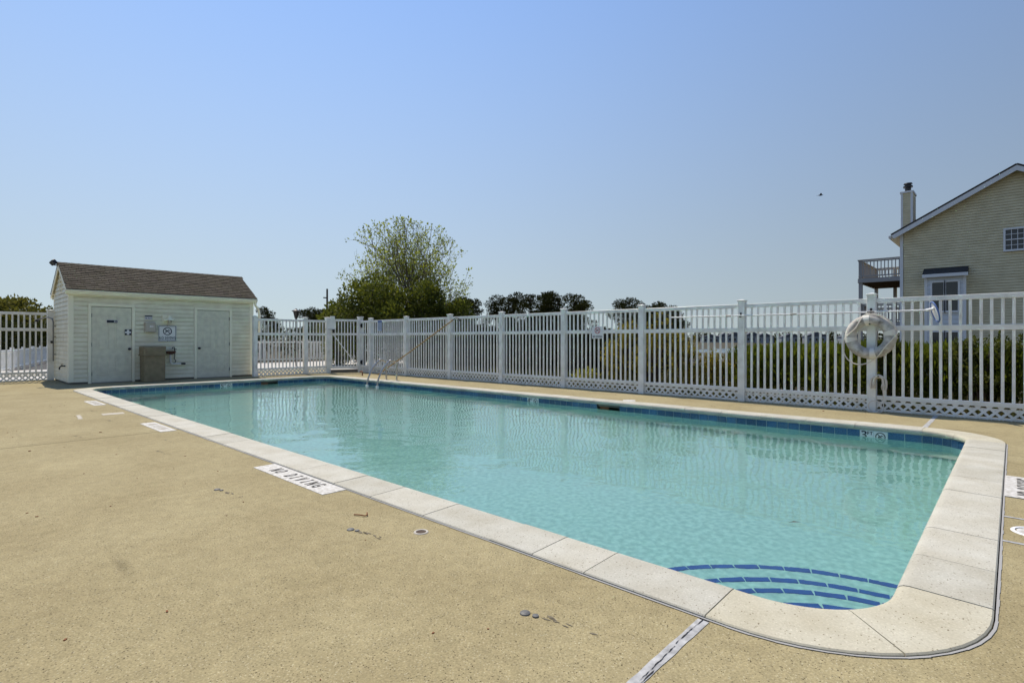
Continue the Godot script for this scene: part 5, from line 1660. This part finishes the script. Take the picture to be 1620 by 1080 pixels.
# ------------------------------------------------------------------ the yellow house
func build_house(rng: RandomNumberGenerator) -> void:
	var zf := -30.0
	var s := thing("house", "two storey yellow sided house with gable, chimney, bay and raised decks", "house", Vector3(0.1, 0, zf))
	# local x about the ridge; front gable wall at z=0 facing the camera
	var hw := 3.82; var eave := 6.02; var ridge := 8.12; var depth := 11.0
	var core := MB.new()
	core.prism(PackedVector2Array([Vector2(-hw, -0.9), Vector2(hw, -0.9), Vector2(hw, eave - 0.05), Vector2(0, ridge - 0.05), Vector2(-hw, eave - 0.05)]), -depth, -0.02)
	part("wall", core, M.house, s)
	var sd := MB.new()
	var y := -0.6
	var bh := 0.114
	while y < ridge - 0.1:
		var k := hw / (ridge - eave)
		var x0 := hw - 0.09; var x1 := x0
		if y > eave: x0 = minf(x0, hw - (y - eave) * k)
		if y + bh > eave: x1 = minf(x1, hw - (y + bh - eave) * k)
		if x1 > 0.05: board(sd, -x0, x0, y, bh - 0.014, -x1, x1)
		y += bh
	stuff(part("siding", sd, M.house, s))
	var sd2 := MB.new()
	y = -0.6
	while y < eave - 0.1:
		board(sd2, 0.09, depth - 0.09, y, bh - 0.014)
		y += bh
	stuff(part("siding", sd2, M.house, s, Vector3(-hw, 0, -depth), Basis(Vector3.UP, -PI / 2)))
	for x in [-hw, hw]:
		part("corner_trim", box_mesh(Vector3(0.12, eave + 0.5, 0.12)), M.house_trim, s, Vector3(x, (eave - 0.6) * 0.5, -0.03))
	# roof with rakes
	var ang := atan2(ridge - eave, hw)
	var over := 0.36
	var sl := (hw + over) / cos(ang)
	for q in [1.0, -1.0]:
		var b := Basis(Vector3(0, 0, 1), -ang * q)
		var c := Vector3(q * (hw + over) * 0.5, ridge - (hw + over) * 0.5 * tan(ang) + 0.10, -depth * 0.5 + 0.02)
		part("roof", box_mesh(Vector3(sl, 0.07, depth + 0.62)), M.roof_dark, s, c, b)
		part("rake_board", box_mesh(Vector3(sl, 0.2, 0.04)), M.house_trim, s, c + b * Vector3(0, -0.12, depth * 0.5 + 0.28), b)
		part("soffit", box_mesh(Vector3(over / cos(ang) + 0.1, 0.02, depth + 0.5)), M.house_trim, s, Vector3(q * (hw + over * 0.5), eave - over * 0.5 * tan(ang) - 0.05, -depth * 0.5), b)
		part("gutter", box_mesh(Vector3(0.1, 0.11, depth + 0.5)), M.house_trim, s, Vector3(q * (hw + over + 0.05), eave - over * tan(ang) + 0.02, -depth * 0.5))
	# chimney chase on the left wall
	var ch := part("chimney", box_mesh(Vector3(0.46, 8.9, 1.1)), M.house, s, Vector3(-3.98, 4.05, -3.55))
	var cb := MB.new()
	y = 5.2
	while y < 8.36:
		board(cb, -0.17, 0.17, y - 4.05, bh - 0.014)
		y += bh
	stuff(part("siding", cb, M.house, ch, Vector3(0, 0, 0.551)))
	var cb2 := MB.new()
	y = 5.2
	while y < 8.36:
		board(cb2, -0.5, 0.5, y - 4.05, bh - 0.014)
		y += bh
	stuff(part("siding", cb2, M.house, ch, Vector3(0.231, 0, 0), Basis(Vector3.UP, PI / 2)))
	for q in [Vector2(-0.2, 0.53), Vector2(0.2, 0.53), Vector2(0.2, -0.53), Vector2(-0.2, -0.53)]:
		part("corner_trim", box_mesh(Vector3(0.09, 3.3, 0.09)), M.house_trim, ch, Vector3(q.x, 2.75, q.y))
	part("chimney_cap", box_mesh(Vector3(0.56, 0.09, 1.2)), M.house_trim, ch, Vector3(0, 4.44, 0))
	var fl := MB.new()
	fl.lathe([Vector2(0.13, 0), Vector2(0.13, 0.2), Vector2(0.2, 0.22), Vector2(0.2, 0.3), Vector2(0.14, 0.31), Vector2(0.14, 0.38), Vector2(0.19, 0.39), Vector2(0.17, 0.44), Vector2(0, 0.45)], 14)
	part("flue", fl, M.dark_metal, ch, Vector3(0.02, 4.48, 0.3))
	# upper window
	var win := func(x: float, yb: float, w: float, h: float, nx: int, ny: int, zo: float, host: Node, fm: Material) -> void:
		var f := MB.new()
		for e in [[Vector3(0, h * 0.5, 0), Vector3(w + 0.12, 0.07, 0.06)], [Vector3(0, -h * 0.5, 0), Vector3(w + 0.12, 0.08, 0.07)], [Vector3(-w * 0.5 - 0.03, 0, 0), Vector3(0.07, h - 0.07, 0.06)], [Vector3(w * 0.5 + 0.03, 0, 0), Vector3(0.07, h - 0.07, 0.06)]]:
			f.bbox(e[0], e[1], 0.005)
		f.box(Vector3(0, 0, -0.005), Vector3(w, 0.04, 0.04))
		for i in range(1, nx): f.box(Vector3(-w * 0.5 + w * i / nx, 0, -0.012), Vector3(0.02, h - 0.05, 0.02))
		for i in range(1, ny):
			if i * 2 != ny: f.box(Vector3(0, -h * 0.5 + h * i / ny, -0.010), Vector3(w, 0.02, 0.02))
		var wn := part("window", f, fm, host, Vector3(x, yb + h * 0.5, zo))
		part("pane", box_mesh(Vector3(w, h, 0.01), 0), M.glass_dark, wn, Vector3(0, 0, -0.022))
	win.call(0.03, 4.80, 0.74, 0.88, 4, 4, 0.055, s, M.house_trim)
	# bay with a little dark roof
	var bx := -2.25; var bw := 1.36; var bz := 0.42
	var bay := part("bay", box_mesh(Vector3(bw, 4.9, bz)), M.house_pale, s, Vector3(bx, 1.48, bz * 0.5 - 0.02))
	var bd := MB.new()
	y = -2.3
	while y < 2.4:
		board(bd, -bw * 0.5 + 0.07, bw * 0.5 - 0.07, y, 0.176)
		y += 0.19
	stuff(part("siding", bd, M.house_pale, bay, Vector3(0, 0, bz * 0.5)))
	for x in [-bw * 0.5 + 0.03, bw * 0.5 - 0.03]:
		part("corner_trim", box_mesh(Vector3(0.1, 4.86, 0.1)), M.house_trim, bay, Vector3(x, 0, bz * 0.5 - 0.02))
	var br := MB.new()
	br.prism(PackedVector2Array([Vector2(0, 0), Vector2(0.62, 0.0), Vector2(0.62, 0.06), Vector2(0, 0.34)]), -bw * 0.5 - 0.08, bw * 0.5 + 0.08, Transform3D(Basis(Vector3(0, 0, 1), Vector3(0, 1, 0), Vector3(-1, 0, 0)), Vector3(0, 2.48, -bz * 0.5)))
	part("bay_roof", br, M.roof_dark, bay)
	part("bay_fascia", box_mesh(Vector3(bw + 0.18, 0.14, 0.04)), M.house_trim, bay, Vector3(0, 2.44, 0.40))
	for q in [2.36, 0.22]:
		for x in [-0.235, 0.235]:
			win.call(x, q - 1.48, 0.40, 1.30, 1, 2, bz * 0.5 + 0.04, bay, M.house_trim)
	# raised deck on the left, upper and lower
	for lv in [[4.04, 1.0, 4.2], [1.95, 0.95, 4.2]]:
		var fy: float = lv[0]
		var x0 := -5.5; var x1 := -3.84
		var dk := part("balcony", box_mesh(Vector3(x1 - x0, 0.05, lv[2])), M.deck_under, s, Vector3((x0 + x1) * 0.5, fy, -(lv[2] as float) * 0.5))
		part("rim_joist", box_mesh(Vector3(x1 - x0, 0.2, 0.05)), M.deck_wood, dk, Vector3(0, -0.09, lv[2] * 0.5))
		part("rim_joist", box_mesh(Vector3(0.05, 0.2, lv[2])), M.deck_wood, dk, Vector3(-(x1 - x0) * 0.5, -0.09, 0))
		for i in 6: part("joist", box_mesh(Vector3(x1 - x0 - 0.1, 0.18, 0.05)), M.deck_under, dk, Vector3(0, -0.11, lv[2] * (-0.42 + i * 0.16)))
		for q in [[Vector3(0, 0, lv[2] * 0.5 - 0.03), 0.0, x1 - x0], [Vector3(-(x1 - x0) * 0.5 + 0.03, 0, 0), PI / 2, lv[2]], [Vector3(0, 0, -lv[2] * 0.5 + 0.03), 0.0, x1 - x0]]:
			var b := Basis(Vector3.UP, q[1])
			var w: float = q[2]
			part("handrail", box_mesh(Vector3(w + 0.06, 0.05, 0.11)), M.deck_wood, dk, q[0] + Vector3(0, 0.88, 0), b)
			part("rail", box_mesh(Vector3(w, 0.06, 0.04)), M.deck_wood, dk, q[0] + Vector3(0, 0.12, 0), b)
			part("rail", box_mesh(Vector3(w, 0.06, 0.04)), M.deck_wood, dk, q[0] + Vector3(0, 0.81, 0), b)
			var m := int(w / 0.13)
			for i in m:
				part("baluster", box_mesh(Vector3(0.035, 0.74, 0.035), 0), M.deck_wood, dk, q[0] + b * Vector3(-w * 0.5 + w * (i + 0.5) / m, 0.45, 0), b)
	for q in [Vector2(-5.42, -0.1), Vector2(-5.42, -4.1), Vector2(-4.6, -4.1)]:
		part("deck_post", box_mesh(Vector3(0.15, 5.4, 0.15)), M.deck_wood, s, Vector3(q.x, 2.2, q.y))

# cloudless spring haze: paler towards the horizon, brighter towards the sun, the same rule all round
func clear_sky(sun: Vector3) -> ImageTexture:
	var w := 512; var h := 256
	var im := Image.create(w, h, false, Image.FORMAT_RGBF)
	for j in h:
		var e := PI * (0.5 - (j + 0.5) / h)
		for i in w:
			var a := TAU * (i + 0.5) / w
			var d := Vector3(sin(a) * cos(e), sin(e), -cos(a) * cos(e))
			var y := maxf(d.y, 0.0)
			var c := d.dot(sun)
			var p := 1.24 + 2.5 * c * c
			var g := 0.318 * exp(-1.5 * y) * p
			var r := g * (0.86 - 0.52 * y + 0.12 * y * y)
			var b := g * (1.0 + 1.55 * y)
			if d.y < 0:
				im.set_pixel(i, j, Color(0.26, 0.24, 0.19))
			else:
				im.set_pixel(i, j, Color(r, g, b))
	return ImageTexture.create_from_image(im)

func _ready() -> void:
	var rng := RandomNumberGenerator.new()
	rng.seed = 20240
	# camera, sky, sun, exposure
	var cam := Camera3D.new()
	cam.name = "camera"
	add_child(cam)
	cam.position = Vector3(0, 1.17, 0)
	cam.rotation.y = deg_to_rad(42.88)
	var near := 0.05
	cam.set_frustum(near * 1080.0 / 855.0, Vector2(0, -near * 3.0 / 855.0), near, 6000.0)
	cam.current = true
	var sky := PanoramaSkyMaterial.new()
	sky.panorama = clear_sky(Vector3(-0.56, 1.0, -0.14).normalized())
	var env := Environment.new()
	env.background_mode = Environment.BG_SKY
	env.sky = Sky.new()
	env.sky.sky_material = sky
	env.tonemap_mode = Environment.TONE_MAPPER_LINEAR
	env.tonemap_exposure = 1.17
	env.sdfgi_enabled = true
	env.ssao_enabled = true
	env.ssil_enabled = true
	var we := WorldEnvironment.new()
	we.name = "environment"
	we.environment = env
	add_child(we)
	var sun := DirectionalLight3D.new()
	sun.name = "sun"
	add_child(sun)
	sun.look_at_from_position(Vector3(), Vector3(0.56, -1.0, 0.14))
	sun.light_energy = 1.35
	sun.light_color = Color(1.0, 0.955, 0.88)
	sun.light_angular_distance = 0.5
	sun.shadow_enabled = true
	font = SystemFont.new()
	font.font_names = PackedStringArray(["Droid Sans"])
	font.font_weight = 700
	make_materials()
	build_ground()
	build_deck(rng)
	build_pool(rng)
	build_water()
	build_pool_house(rng)
	build_fences()
	build_house(rng)
	build_far(rng)
	build_plants(rng)
	build_wall_things()
	build_poolside(rng)
